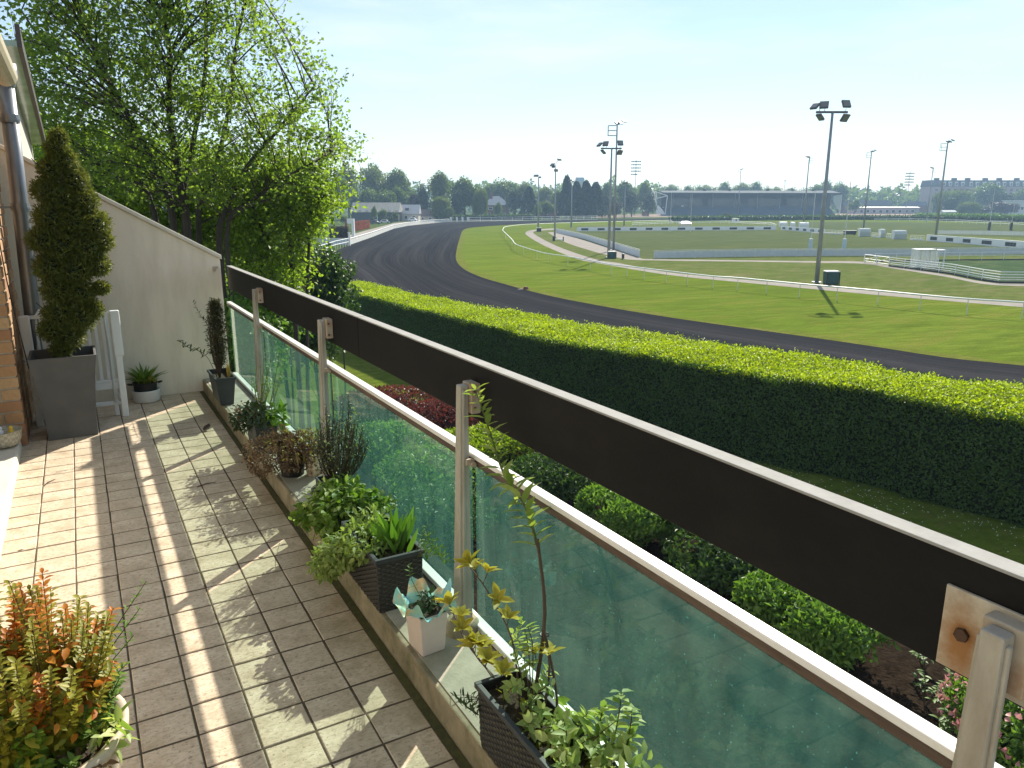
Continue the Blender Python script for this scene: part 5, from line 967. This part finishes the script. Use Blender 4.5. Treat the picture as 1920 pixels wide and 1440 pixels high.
class Plant:                                   # collects stems and leaves of a potted plant, in coordinates of the balcony floor
    def __init__(s, o, seed=1): s.o = o; s.off = Vector(o.location) - Vector(B0); s.g = np.random.default_rng(seed); s.st = MB(); s.P = []; s.D = []; s.N = []; s.L = []
    def stem(s, pts, r0, r1, n=0, L=.03, t0=.2, pair=2, ang=.9, up=.35, k=5, leaf=True, lj=.3, whorl=False):
        pts = spline([Vector(p) - s.off for p in pts], 4); m = len(pts) - 1; s.st.tube(pts, [r0 + (r1 - r0) * i / m for i in range(m + 1)], k)
        for i in range(n):
            t = (t0 + (1 - t0) * (i + .5) / n) * m if not whorl else m * .999; q = min(m - 1, int(t)); p = pts[q].lerp(pts[q + 1], t - q); ax = (pts[q + 1] - pts[q]).normalized(); ref = ax.orthogonal().normalized(); a0 = i * 2.4 + s.g.random() * .8
            for j in range(pair):
                a = a0 + 2 * math.pi * j / pair; side = ref * math.cos(a) + ax.cross(ref) * math.sin(a); d = (ax * (1 - ang) + side * ang + Vector((0, 0, up))).normalized()
                s.P.append(p); s.D.append(d); s.N.append(ax * .8 + Vector((0, 0, .6)) + side * -.2); s.L.append(L * s.g.uniform(1 - lj, 1 + lj) * (1 - .35 * (i / max(1, n)) if not whorl else 1))
        return pts
    def flush(s, lm, wr=.45, name='leaves', sm=None, fine=True, curl=.2, kind=None):
        if s.st.V: s.st.build('stems', sm or m_bstem, s.o)
        if s.P:
            L = np.array(s.L); leaf_obj(name, np.array([tuple(p) for p in s.P]), np.array([tuple(p) for p in s.D]), np.array([tuple(p) for p in s.N]), L, L * wr, lm, s.o, fine=fine, curl=curl, kind=kind)
        s.st = MB(); s.P = []; s.D = []; s.N = []; s.L = []
    def mass(s, c, r, n, L, flat=1., out=.6, hang=0., lo=.55, hi=1.05):
        c = Vector(c) - s.off
        for u in rdir(n, s.g):
            q = c + Vector((u[0] * r[0], u[1] * r[1], u[2] * r[2])) * (lo + (hi - lo) * s.g.random() ** (1. if hi < 1.1 else 1.6)); s.P.append(q); d = Vector((u * out + rdir(1, s.g)[0]).tolist()) + Vector((0, 0, -hang)); s.D.append(d.normalized()); s.N.append(Vector(u.tolist()) * .5 + Vector((0, 0, .8)) + Vector(s.g.normal(size=3).tolist()) * .4); s.L.append(L * s.g.uniform(.65, 1.3))
K = dict(ivy=LEAF('ivy_leaf', (.07, .15, .018), (.20, .30, .05), .42), var=LEAF('variegated_leaf', (.16, .26, .05), (.52, .56, .24), .42), yel=LEAF('golden_leaf', (.34, .30, .03), (.60, .52, .08), .35, tcol=(.75, .6, .05)), lanc=LEAF('lance_leaf', (.08, .17, .02), (.16, .28, .04), .45), pale=LEAF('pale_leaf', (.17, .25, .05), (.36, .42, .14), .42), brown=LEAF('dry_leaf', (.075, .045, .026), (.19, .115, .06), .25, tcol=(.3, .17, .07)), dk=LEAF('evergreen_leaf', (.022, .045, .016), (.055, .085, .03), .2), dcon=LEAF('dull_conifer', (.03, .034, .014), (.10, .095, .03), .2), con=LEAF('golden_conifer', (.045, .075, .016), (.16, .185, .03), .32, tcol=(.28, .30, .04)), org=LEAF('orange_leaf', (.42, .13, .015), (.62, .28, .04), .45, tcol=(.8, .25, .03)), olive=LEAF('olive_leaf', (.16, .19, .02), (.36, .34, .04), .45, tcol=(.5, .42, .05)), straw=LEAF('straw_blade', (.35, .24, .05), (.5, .36, .08), .3))
g = np.random.default_rng(2)
# near wicker box
o = planter('wicker_planter', 'black wicker box planter at the bottom edge with tall wiry stems', .775, .905, .93, 1.535, .1005, .285, m_wick, .012); weave(o, .13, .605, .172, .012)
pl = Plant(o, 3)
pl.stem([(.86, 1.40, .24), AX(1005, 1290, .90), AX(1022, 1150, .93), AX(1008, 1010, .95)], .0065, .0045, 0)
pl.stem([(.872, 1.30, .24), AX(1042, 1290, .915), AX(1019, 1175, .925)], .004, .0035, 0); pl.flush(None, sm=m_bstem)
for q_ in (AX(1021, 1190, .927), AX(1030, 1262, .917)): q_ = q_ - pl.off; MB().tube([q_ + Vector((.011 * math.cos(a), .011 * math.sin(a), 0)) for a in np.linspace(0, 6.0, 10)], .0022, 5).build('plant_tie', m_blackp, o)
pl.stem([AX(1012, 1040, .95), AX(985, 950, .955), AX(945, 890, .96), AX(915, 800, .965), AX(890, 725, .97)], .0045, .002, 22, .068, .02, 3, .85, .35); pl.flush(K['pale'], .36, sm=m_stem)
pl.stem([(.865, 1.36, .24), AX(1030, 1250, .91), AX(1016, 1180, .92)], .0035, .002, 2, .02); pl.flush(K['yel'], .5)
for pts in (((.84, 1.42, .24), AX(960, 1200, .865), AX(915, 1110, .87), AX(880, 1062, .87)), ((.82, 1.46, .24), AX(920, 1265, .83), AX(875, 1205, .83), AX(843, 1135, .835)), ((.83, 1.44, .24), AX(945, 1290, .84), AX(900, 1240, .83), AX(885, 1215, .83))):
    P_ = pl.stem(pts, .003, .0018, 0, k=5)
    for t in (.45, .62, .75, .86): q = P_[int(t * (len(P_) - 1))] + pl.off; e = q + Vector((g.normal(0, .012), g.normal(0, .012), .022)); pl.stem([q, q.lerp(e, .5), e], .0014, .001, 2, .040, .5, 5, .72, .42, k=4, whorl=True)
    e = P_[-1] + pl.off; pl.stem([P_[-2] + pl.off, e], .0016, .001, 3, .046, .3, 5, .68, .45, k=4, whorl=True)
pl.stem([AX(1005, 1235, .90), AX(1000, 1215, .90)], .0014, .001, 2, .04, .3, 4, .8, .3, k=4); pl.stem([AX(1030, 1235, .91), AX(1028, 1222, .91)], .0014, .001, 2, .04, .3, 4, .8, .3, k=4)
pl.flush(K['yel'], .5, 'golden_leaves')
for k in range(26):
    y = g.uniform(.95, 1.5); b = Vector((g.uniform(.80, .885), y, .235)); a = g.random() * 6.28; e = b + Vector((.055 * math.cos(a) + .02, .07 * math.sin(a) - .02, g.uniform(.06, .16))); pl.stem([b, b.lerp(e, .5) + Vector((0, 0, .02)), e], .0018, .001, 6, .036, .2, 2, .8, .3, k=4)
pl.mass((.86, 1.18, .29), (.06, .16, .05), 110, .036); pl.mass((.885, 1.05, .31), (.07, .10, .05), 90, .04)
for px_, py_ in ((1165, 1295), (1185, 1330), (1130, 1330), (1150, 1360), (1100, 1350), (1075, 1370), (1180, 1380), (1040, 1330), (975, 1160), (990, 1175), (960, 1185)):
    e = AX(px_, py_, .945 if px_ > 1020 else .90); b = Vector((.885, max(1.0, e.y - .03), .25)) if px_ > 1020 else Vector((.86, 1.40, .25)); pl.stem([b, b.lerp(e, .6) + Vector((.01, 0, .03)), e], .0018, .001, 7, .04, .3, 2, .85, .05, k=4)
pl.flush(K['var'], .55, 'variegated_leaves')
for k in range(7): b = Vector((.80, 1.49, .25)); e = AX(845 + k * 7, 1305 + k * 6, .80 - .006 * k); pl.stem([b, b.lerp(e, .6) + Vector((0, 0, .01)), e], .0013, .0008, 3, .028, .3, 2, .8, .2, k=4)
pl.flush(K['dk'], .28, 'dark_leaves')
pl.mass((.84, 1.3, .255), (.05, .2, .012), 160, .03); pl.flush(K['olive'], .5, 'low_leaves')
# second wicker box with lance leaves and trailing variegated plant
o = planter('wicker_planter', 'black wicker box planter full of lance leaves beside the middle post', .772, .945, 2.285, 2.66, .1005, .305, m_wick, .012); weave(o, .173, .375, .192, .012)
pl = Plant(o, 5)
for k in range(34):
    a = g.uniform(-1.9, 2.1); b = Vector((.885 + g.normal(0, .02), 2.42 + g.normal(0, .03), .27)); pl.P.append(b - pl.off); d = Vector((math.sin(a) * .55, -math.cos(a) * .3, 1.)).normalized(); pl.D.append(d); pl.N.append(Vector((g.normal(0, .5), -1, .2))); pl.L.append(g.uniform(.09, .155))
pl.flush(K['lanc'], .2, 'lance_leaves')
pl.mass((.79, 2.48, .30), (.09, .13, .045), 520, .027, hang=.2); pl.mass((.72, 2.55, .24), (.07, .10, .06), 480, .027, hang=.4); pl.mass((.68, 2.60, .175), (.055, .08, .045), 300, .026, hang=.3); pl.mass((.85, 2.58, .32), (.07, .08, .04), 240, .027); pl.flush(K['pale'], .5, 'trailing_leaves', fine=True)
for k in range(6): e = AX(800 + k * 10, 985 + k * 14, .93); b = Vector((.92, 2.32, .27)); pl.stem([b, b.lerp(e, .5) + Vector((.01, 0, .015)), e], .0014, .0007, 7, .022, .3, 2, .8, .2, k=4)
pl.flush(K['lanc'], .3, 'weed_leaves', sm=m_stem)
# pinkish pot with foil collar
o = thing('flower_pot', 'square pinkish pot with a pastel foil collar on the ledge before the middle post', 'pot', (.842, 2.025, FZ + .1005), R(4))
MB().frus(0, 0, 0, .135, .082, .098, .098, .112).build('pot', m_pinkp, o, .004); MB().frus(0, 0, .1355, .139, .085, .1, .085, .1).build('soil', m_potsoil, o)
V = []; F = []; na, nr = 72, 5
for i in range(nr):
    t = i / (nr - 1)
    for k in range(na): a = 2 * math.pi * k / na; ruf = math.sin(a * 5) * .6 + math.sin(a * 9 + 1) * .4; r_ = .052 + .040 * t + .012 * t * ruf; V.append((r_ * math.cos(a), r_ * 1.1 * math.sin(a), .128 + .045 * t ** .8 + .026 * t * math.sin(a * 5 + 1.2) + .012 * t * math.sin(a * 13)))
for i in range(nr - 1):
    for k in range(na): F.append((i * na + k, i * na + (k + 1) % na, (i + 1) * na + (k + 1) % na, (i + 1) * na + k))
def foil_mat():
    m, nt, p = newmat('pastel_foil'); c = ramp(nt, noise(nt, 14, 3, .5), [(.30, (.70, .36, .10)), (.42, (.74, .60, .36)), (.5, (.36, .66, .55)), (.7, (.30, .62, .72))]); nt.links.new(c, p.inputs['Base Color']); p.inputs['Roughness'].default_value = .4; return m
MB().add(V, F).build('foil_collar', foil_mat(), o, smooth=True)
pl = Plant(o, 8); pl.mass((.842, 2.02, .265), (.035, .04, .025), 60, .028); pl.flush(K['dk'], .5); pl.stem([(.85, 2.03, .23), AX(775, 1085, .84), AX(772, 1055, .84)], .0015, .0008, 6, .02, .3, 2, k=4); pl.flush(K['lanc'], .4, 'sprig_leaves', sm=m_stem)
# ivy pot with twiggy bush behind
o = planter('plant_tub', 'dark tub overgrown with ivy leaves spilling over the kerb', .79, .98, 2.78, 3.2, .1005, .26, m_slatep, .02, rim=False)
pl = Plant(o, 9); pl.mass((.86, 2.95, .275), (.12, .17, .08), 820, .031); pl.mass((.80, 2.86, .25), (.09, .13, .09), 480, .032, hang=.4); pl.mass((.93, 2.78, .29), (.08, .12, .06), 400, .031); pl.mass((.75, 3.08, .19), (.06, .10, .05), 190, .032, hang=.4); pl.flush(K['ivy'], .75, 'ivy_leaves'); pl.mass((.83, 2.92, .29), (.13, .17, .09), 260, .026); pl.flush(K['var'], .6, 'pale_ivy_leaves')
for k in range(4): b = Vector((.80, 3.0, .22)); e = AX(545 + 14 * k, 978 + 12 * k, .72); pl.stem([b, b.lerp(e, .6) + Vector((0, 0, .03)), e], .0018, .001, 4, .034, .4, 2, k=4)
pl.flush(K['var'], .6, 'trailing_leaves')
o = planter('plant_tub', 'dark tub holding the tall twiggy evergreen bush', .86, 1.0, 3.205, 3.385, .1005, .24, m_slatep, .02, rim=False)
pl = Plant(o, 10)
for k in range(52):
    a = g.random() * 6.28; b = Vector((.935, 3.28, .2)); sp = g.random() ** .5; e = b + Vector((.13 * sp * math.cos(a) + .01, .17 * sp * math.sin(a) - .09, g.uniform(.34, .54) * (1 - .3 * sp))); mid = b.lerp(e, .5) + Vector((.02 * math.cos(a), .02 * math.sin(a), -.01)); P_ = pl.stem([b, mid, e], .0032, .001, 12, .017, .35, 2, .7, .5, k=4)
    for t in (.5, .65, .8): q = P_[int(t * (len(P_) - 1))] + pl.off; e2 = q + Vector((g.normal(0, .03), g.normal(0, .03), .07)); pl.stem([q, q.lerp(e2, .5), e2], .0014, .0007, 6, .014, .2, 2, .7, .5, k=4)
pl.flush(K['dk'], .42); pl.mass((.94, 3.2, .47), (.12, .16, .16), 170, .013); pl.flush(K['pale'], .6, 'young_tips', kind='stuff')
# dry brown plant
o = thing('nursery_pot', 'black nursery pot with a sprawling dry brown plant hanging over the kerb', 'pot', (.865, 3.86, FZ + .1005)); MB().lathe([(0, 0), (.058, 0), (.075, .13), (.08, .135), (.08, .145), (.072, .145), (.066, .12), (0, .12)], n=24).build('pot', m_blackp, o); MB().lathe([(0, .128), (.068, .126)], n=20).build('soil', m_potsoil, o)
pl = Plant(o, 12)
for k in range(110):
    a = g.random() * 6.28; b = Vector((.865, 3.86, .22)); rr = g.uniform(.08, .30); e = b + Vector((rr * .75 * math.cos(a) - .05, rr * 1.1 * math.sin(a), g.uniform(-.07, .13) * (1 if rr < .18 else .4))); pl.stem([b, b.lerp(e, .5) + Vector((0, 0, .05)), e], .0015, .0008, 9, .02, .3, 2, .8, .1, k=4)
pl.mass((.82, 3.86, .23), (.20, .26, .08), 950, .021); pl.mass((.93, 3.80, .27), (.10, .16, .08), 420, .021); pl.mass((.72, 3.95, .16), (.08, .16, .06), 260, .02, hang=.3); pl.flush(K['brown'], .5, 'dry_leaves'); pl.mass((.88, 3.82, .27), (.16, .22, .07), 260, .02); pl.flush(K['olive'], .45, 'living_leaves')
o = thing('marbled_pot', 'small white and brown marbled pot behind the dry plant', 'pot', (.965, 3.80, FZ + .1005)); mm, nt, p = newmat('marbled_glaze'); nt.links.new(ramp(nt, noise(nt, 45, 4, .7), [(.42, (.68, .62, .52)), (.55, (.55, .45, .34)), (.62, (.16, .09, .05))]), p.inputs['Base Color']); p.inputs['Roughness'].default_value = .4
MB().lathe([(0, 0), (.04, 0), (.052, .12), (.055, .15), (.048, .15), (.045, .12), (0, .12)], n=24).build('pot', mm, o, smooth=True)
pl = Plant(o, 13); pl.mass((.955, 3.80, .3), (.05, .07, .06), 120, .02); pl.flush(K['olive'], .4)
# dark planter with upright twigs
o = planter('dark_planter', 'dark square planter with upright green twigs, second from the end wall', .765, .895, 4.28, 4.60, .1005, .285, m_slatep, .03)
pl = Plant(o, 14)
for k in range(22): b = Vector((.83 + g.normal(0, .015), 4.45 + g.normal(0, .04), .25)); e = b + Vector((g.uniform(-.02, .11), g.uniform(-.10, .1), g.uniform(.2, .36))); pl.stem([b, b.lerp(e, .5), e], .0022, .001, 5, .018, .5, 2, .6, .6, k=4)
pl.stem([(.86, 4.42, .25), AX(514, 720, .93), AX(525, 655, .94)], .003, .0015, 0, k=5); pl.flush(K['ivy'], .4, sm=m_stem)
pl.mass((.81, 4.42, .30), (.09, .18, .06), 420, .033); pl.mass((.75, 4.55, .25), (.07, .14, .07), 260, .03, hang=.3); pl.flush(K['dk'], .5, 'low_leaves'); pl.mass((.89, 4.26, .32), (.045, .06, .06), 60, .055); pl.flush(K['lanc'], .5, 'bright_leaves'); pl.mass((.77, 4.55, .28), (.07, .14, .06), 200, .025); pl.flush(K['brown'], .5, 'dry_leaves')
# dark planter with dwarf conifer by the wall
o = planter('dark_planter', 'dark square planter with a dwarf conifer beside the end wall', .745, .88, 5.50, 5.86, .1005, .30, m_slatep, .045)
pl = Plant(o, 15)
for k in range(14):
    a = k * .45; b = Vector((.80, 5.68, .26)); e = b + Vector((.035 * math.cos(a) * 1.2, .06 * math.sin(a), g.uniform(.38, .54))); pl.stem([b, b.lerp(e, .5) + Vector((.02 * math.cos(a), .02 * math.sin(a), 0)), e], .005, .0015, 0, k=4)
for z, r_ in ((.40, .035), (.47, .055), (.54, .066), (.61, .07), (.68, .064), (.75, .05), (.80, .032)): pl.mass((.81, 5.68, z), (r_ * 1.15, r_ * 1.5, .05), 620, .022, out=.4, hang=-.5, lo=.2)
pl.flush(K['dcon'], .28, 'needles', fine=False)
pl.stem([(.78, 5.62, .27), AX(385, 665, .72), AX(350, 650, .66), AX(328, 630, .62)], .003, .001, 16, .034, .3, 2, .8, .1, k=4); pl.stem([(.78, 5.66, .27), AX(395, 625, .75), AX(375, 590, .70), AX(362, 565, .67)], .0025, .001, 13, .032, .3, 2, .7, .2, k=4); pl.flush(K['dk'], .42, 'side_leaves')
for k in range(60): a = g.random() * 6.28; pl.P.append(Vector((.845, 5.56, .27)) - pl.off); pl.D.append(Vector((.45 * math.cos(a), .45 * math.sin(a), 1.)).normalized()); pl.N.append(Vector((math.cos(a), math.sin(a), .3))); pl.L.append(g.uniform(.07, .13))
pl.flush(K['straw'], .05, 'grass_tuft', fine=True, curl=.4)
# white bowl with herb pot
o = thing('enamel_bowl', 'white round bowl on the tiles against the end wall holding a dark pot', 'bowl', (.345, 6.365, FZ)); MB().lathe([(0, .004), (.088, .0), (.098, .012), (.102, .085), (.105, .095), (.098, .095), (.094, .02), (0, .014)], n=36).build('bowl', m_cer, o, smooth=True)
o = thing('herb_pot', 'dark two-handled pot with green herb leaves sitting in the white bowl', 'pot', (.345, 6.365, FZ + .0145)); MB().lathe([(0, 0), (.075, 0), (.085, .125), (.09, .13), (.09, .14), (.08, .14), (.076, .115), (0, .115)], n=30).build('pot', m_blackp, o); MB().lathe([(0, .121), (.076, .119)], n=24).build('soil', m_potsoil, o)
for s_ in (-1, 1): MB().tube([(s_ * .088, -.02, .125), (s_ * .115, -.018, .13), (s_ * .122, 0, .132), (s_ * .115, .018, .13), (s_ * .088, .02, .125)], .005, 6).build('handle', m_blackp, o)
pl = Plant(o, 17)
for k in range(70): a = g.random() * 6.28; t = g.random(); pl.P.append(Vector((.345 + .03 * math.cos(a), 6.365 + .03 * math.sin(a), .14)) - pl.off); pl.D.append(Vector((math.cos(a) * t, math.sin(a) * t, .9)).normalized()); pl.N.append(Vector((-math.cos(a), -math.sin(a), .6))); pl.L.append(g.uniform(.07, .17))
pl.flush(K['ivy'], .16, 'herb_leaves', curl=.45); pl.mass((.36, 6.34, .17), (.07, .06, .03), 80, .03); pl.flush(K['olive'], .5, 'low_leaves')
# tall grey planter with conifer
o = thing('tall_planter', 'tall tapered grey fibre-clay planter at the left by the brick pier', 'planter', (-.157, 5.69, FZ)); h = .55
q = lambda w, z: [(-w / 2, -w / 2, z), (w / 2, -w / 2, z), (w / 2, w / 2, z), (-w / 2, w / 2, z)]
prof = [(.285, .0), (.292, .1), (.305, .2), (.325, .32), (.352, .45), (.382, .545), (.386, .55), (.352, .55), (.335, .46)]; V = []; F = [(3, 2, 1, 0)]
for w_, z in prof: V += q(w_, z)
for i in range(len(prof) - 1): F += [(i * 4 + k, i * 4 + (k + 1) % 4, i * 4 + 4 + (k + 1) % 4, i * 4 + 4 + k) for k in range(4)]
MB().add(V, F).build('pot', m_fibre, o, .003); MB().box(-.168, .168, -.168, .168, .44, .475).build('soil', m_potsoil, o)
pl = Plant(o, 18); trunkp = [(-.15, 5.69, .46), (-.14, 5.69, .8), (-.08, 5.69, 1.25), (-.02, 5.69, 1.7), (-.008, 5.69, 1.92)]; pl.stem(trunkp, .028, .006, 0, k=8)
for k in range(26): z = .6 + 1.1 * k / 26; a = k * 2.4; c_ = Vector((-.15 + .13 * (z - .5) / 1.4, 5.69, z)); pl.stem([c_, c_ + Vector((.08 * math.cos(a), .08 * math.sin(a), .05)), c_ + Vector((.14 * math.cos(a), .14 * math.sin(a), .12))], .008, .003, 0, k=4)
pl.flush(None, sm=m_bark)
core = MB()
def AY(px, py, Y): v = _fw + _rt * (px - 960) / FPX - _up * (py - 720) / FPX; v = v * (Y / v[1]); return Vector((v[0], v[1], CAMZ - FZ + v[2]))
for px, py, rp_ in ((110, 256, 11), (108, 280, 17), (122, 303, 19), (96, 318, 19), (140, 338, 21), (88, 358, 22), (118, 372, 24), (158, 376, 21), (98, 408, 27), (140, 412, 27), (178, 420, 23), (80, 450, 22), (120, 462, 27), (165, 462, 27), (192, 452, 16), (94, 502, 24), (140, 510, 27), (184, 498, 18), (108, 545, 23), (150, 552, 23), (190, 540, 11), (112, 590, 25), (150, 594, 25), (174, 580, 15), (96, 620, 18), (130, 632, 22), (115, 655, 15)):
    for k in range(2):
        c_ = AY(px, py, 5.69 + (k - .5) * .13); r_ = rp_ / 285 * (1 if k == 0 else .92); pl.mass(c_, (r_, r_, r_ * .92), int(46 * rp_), .026, out=1., hang=-.45, lo=.7, hi=1.22); core.lathe([(0, -r_ * .6), (r_ * .45, -r_ * .4), (r_ * .6, 0), (r_ * .42, r_ * .45), (0, r_ * .6)], tuple(c_ - Vector((-.157, 5.69, 0))), 8)
core.build('inner_twigs', m_core, o, kind='stuff'); pl.flush(K['con'], .3, 'needles', fine=False, kind='stuff')
# folded white chair
ch = thing('folding_chair', 'folded white plastic armchair leaning behind the tall grey planter', 'chair', (-.09, 5.98, FZ)); cw = .265
for s_ in (-1, 1):
    x = s_ * cw; MB().obox((x, -.02, .23), (.022, 0, 0), (0, .015, 0), (0, -.0, .23)).build('leg', m_white, ch, .006); MB().obox((x + .004 * s_, -.02, .61), (.032, 0, 0), (0, .02, 0), (0, 0, .165)).build('armrest', m_white, ch, .01)
    MB().obox((x - s_ * .05, .07, .38), (.014, 0, 0), (0, .012, 0), (0, .03, .38)).build('rear_leg', m_white, ch, .005); MB().tube([(x - s_ * .055, .02, .1), (x - s_ * .05, .04, .5), (x - s_ * .06, .06, .76), (x - s_ * .09, .07, .80)], .008, 8).build('back_tube', m_white, ch, smooth=True)
    MB().box(x - .03 if s_ > 0 else x, x if s_ > 0 else x + .03, .0, .06, .13, .16).build('hinge', m_white, ch, .004)
for k in range(9): MB().box(-.19 + k * .046, -.168 + k * .046, .05, .06, .26, .74).build('slat', m_white, ch, .003)
for z, t in ((.08, .03), (.2, .05), (.25, .02), (.74, .025)): MB().box(-cw + .02, cw - .02, .03, .05, z, z + t).build('crossbar', m_white, ch, .004)
# orange-leaved shrub in the cream pot at the lower left
o = thing('shrub_pot', 'cream round pot at the lower left corner with an orange-leaved shrub', 'pot', (-.215, 1.80, FZ)); MB().lathe([(0, 0), (.12, 0), (.125, .01), (.165, .22), (.18, .30), (.195, .305), (.197, .33), (.188, .335), (.172, .325), (.165, .26), (0, .26)], n=48).build('pot', m_creamp, o, smooth=True); MB().lathe([(0, .285), (.166, .280)], n=30).build('soil', m_potsoil, o)
pl = Plant(o, 20); cen = Vector((-.22, 1.81, .27))
def bushy(n_, zlo, zhi, sp_, dx):
    for k in range(n_):
        a = g.random() * 6.28; t = g.random() ** .5; e = cen + Vector((sp_ * t * math.cos(a) + dx, sp_ * t * math.sin(a), g.uniform(zlo, zhi) * (1 - .35 * t * t))); b = cen + Vector((.05 * math.cos(a), .05 * math.sin(a), 0)); pl.stem([b, b.lerp(e, .5) + Vector((.015 * math.cos(a), .015 * math.sin(a), -.01)), e], 0.0022, .001, 24, .029, .12, 3, .8, .3, k=4)
bushy(95, .28, .47, .22, 0); pl.mass(cen + Vector((0, 0, .16)), (.19, .19, .13), 500, .03); pl.flush(K['olive'], .55, 'olive_leaves'); bushy(46, .25, .46, .19, .02); pl.mass(cen + Vector((.04, -.03, .2)), (.15, .15, .12), 200, .03); pl.flush(K['org'], .55, 'orange_leaves'); bushy(80, .10, .32, .20, .01); pl.flush(K['ivy'], .55, 'green_leaves')
for k in range(5): e = Vector((-.03 + .035 * k * .6, 1.74 + .03 * k, .42 + .05 * k)); pl.stem([cen + Vector((.05, -.02, .02)), cen.lerp(e, .6) + Vector((0, 0, .0)), e], .0022, .001, 12, .022, .4, 2, .7, .4, k=4)
pl.flush(K['lanc'], .42, 'side_leaves'); pl.mass((-.06, 1.72, .345), (.035, .05, .03), 46, .042); pl.flush(K['var'], .45, 'pale_leaves'); pl.mass((-.13, 1.69, .31), (.08, .06, .02), 70, .03); pl.flush(K['brown'], .35, 'dry_leaves')
# basket of little birds on the sill
o = thing('woven_basket', 'small pale woven basket on the door sill at the left edge', 'basket', (-.525, 5.33, FZ + .0745)); mm, nt, p = newmat('woven_strips'); ck = _n(nt, 'ShaderNodeTexChecker'); ck.inputs['Scale'].default_value = 55; ck.inputs[1].default_value = (.50, .47, .38, 1); ck.inputs[2].default_value = (.36, .33, .25, 1); nt.links.new(_n(nt, 'ShaderNodeTexCoord').outputs['Object'], ck.inputs[0]); nt.links.new(ck.outputs[0], p.inputs['Base Color']); bump(nt, p, ck.outputs[1], .6, .003)
MB().lathe([(0, 0), (.085, 0), (.1, .03), (.108, .085), (.113, .09), (.105, .092), (.1, .07), (0, .065)], n=32).build('basket', mm, o, smooth=True)
for i, (dx, dy, col, lab) in enumerate(((.055, -.04, (.62, .42, .04), 'little yellow bird figure in the basket'), (.0, -.03, (.72, .74, .76), 'little white bird figure in the basket'), (-.01, .02, (.42, .10, .02), 'little orange bird figure in the basket'))):
    b = thing('bird_figure', lab, 'figurine', (-.525 + dx, 5.33 + dy, FZ + .0745 + .066)); bmb = MB(); bmb.lathe([(0, 0), (.013, .002), (.02, .014), (.017, .026), (.010, .033), (.012, .040), (.012, .048), (.006, .055), (0, .056)], n=14).build('body', M('bird_glaze', col, .4, .05), b, smooth=True); MB().tube([(0, -.01, .045), (0, -.02, .043)], [.004, .001], 6).build('beak', M('beak_orange', (.6, .25, .03), .5), b); MB().tube([(0, .012, .02), (0, .03, .032)], [.008, .002], 6).build('tail', M('bird_glaze', col, .4, .05), b)
# odds and ends on the tiles
mdl = M('dead_leaf', (.05, .03, .018), .8, .3, 40)
lf = thing('fallen_leaf', 'curled dark dead leaf lying on the tiles near the end wall', 'leaf', (.61, 5.28, FZ + .001)); V, F = leaf_arrays([(0, -.03, .004)], [(.5, 1, .05)], [(0, 0, 1.)], .11, .05, True, -.2); link('blade', np_mesh('blade', V, F), mdl, lf)
for i, (x, y, a, lab) in enumerate(((-.28, 4.66, 1.1, 'thin brown twig lying on the sunny tiles by the sill'), (.47, 4.2, .3, 'thin dark stalk on the tiles near the kerb'))):
    t = thing('twig', lab, 'twig', (x, y, FZ + .004), a); MB().tube([(-.05, 0, 0), (0, .006, .002), (.055, -.004, 0)], [.0025, .003, .0015], 5).build('stick', mdl, t)
mpt = M('petal', (.66, .62, .46), .6, .05, 20)
for i, (px, py, lab) in enumerate(((490, 1044, 'pale petal on the tiles near the kerb'), (39, 1031, 'pale petal on the sunny tiles by the sill'))):
    q_ = G(px, py, FZ); t = thing('fallen_petal', lab, 'petal', (q_.x, q_.y, FZ + .001)); V, F = leaf_arrays([(-.01, 0, .002)], [(1, .2, .1)], [(0, 0, 1.)], .026, .022, True, .1); link('blade', np_mesh('blade', V, F), mpt, t)

# ------------------------------------------------------------------ haze
hz = MB().box(-900, 1500, -300, 2300, -1, 60).build('haze', None, kind='stuff')
hm = bpy.data.materials.new('haze_air'); hm.use_nodes = True; nt = hm.node_tree; nt.nodes.clear(); ho = nt.nodes.new('ShaderNodeOutputMaterial'); pv = nt.nodes.new('ShaderNodeVolumePrincipled'); pv.inputs['Color'].default_value = (.48, .72, 1., 1); pv.inputs['Density'].default_value = .00034; pv.inputs['Anisotropy'].default_value = .1; nt.links.new(pv.outputs[0], ho.inputs['Volume'])
hz.data.materials.append(hm); tag(hz, 'thin bluish summer haze over the racecourse', 'haze')
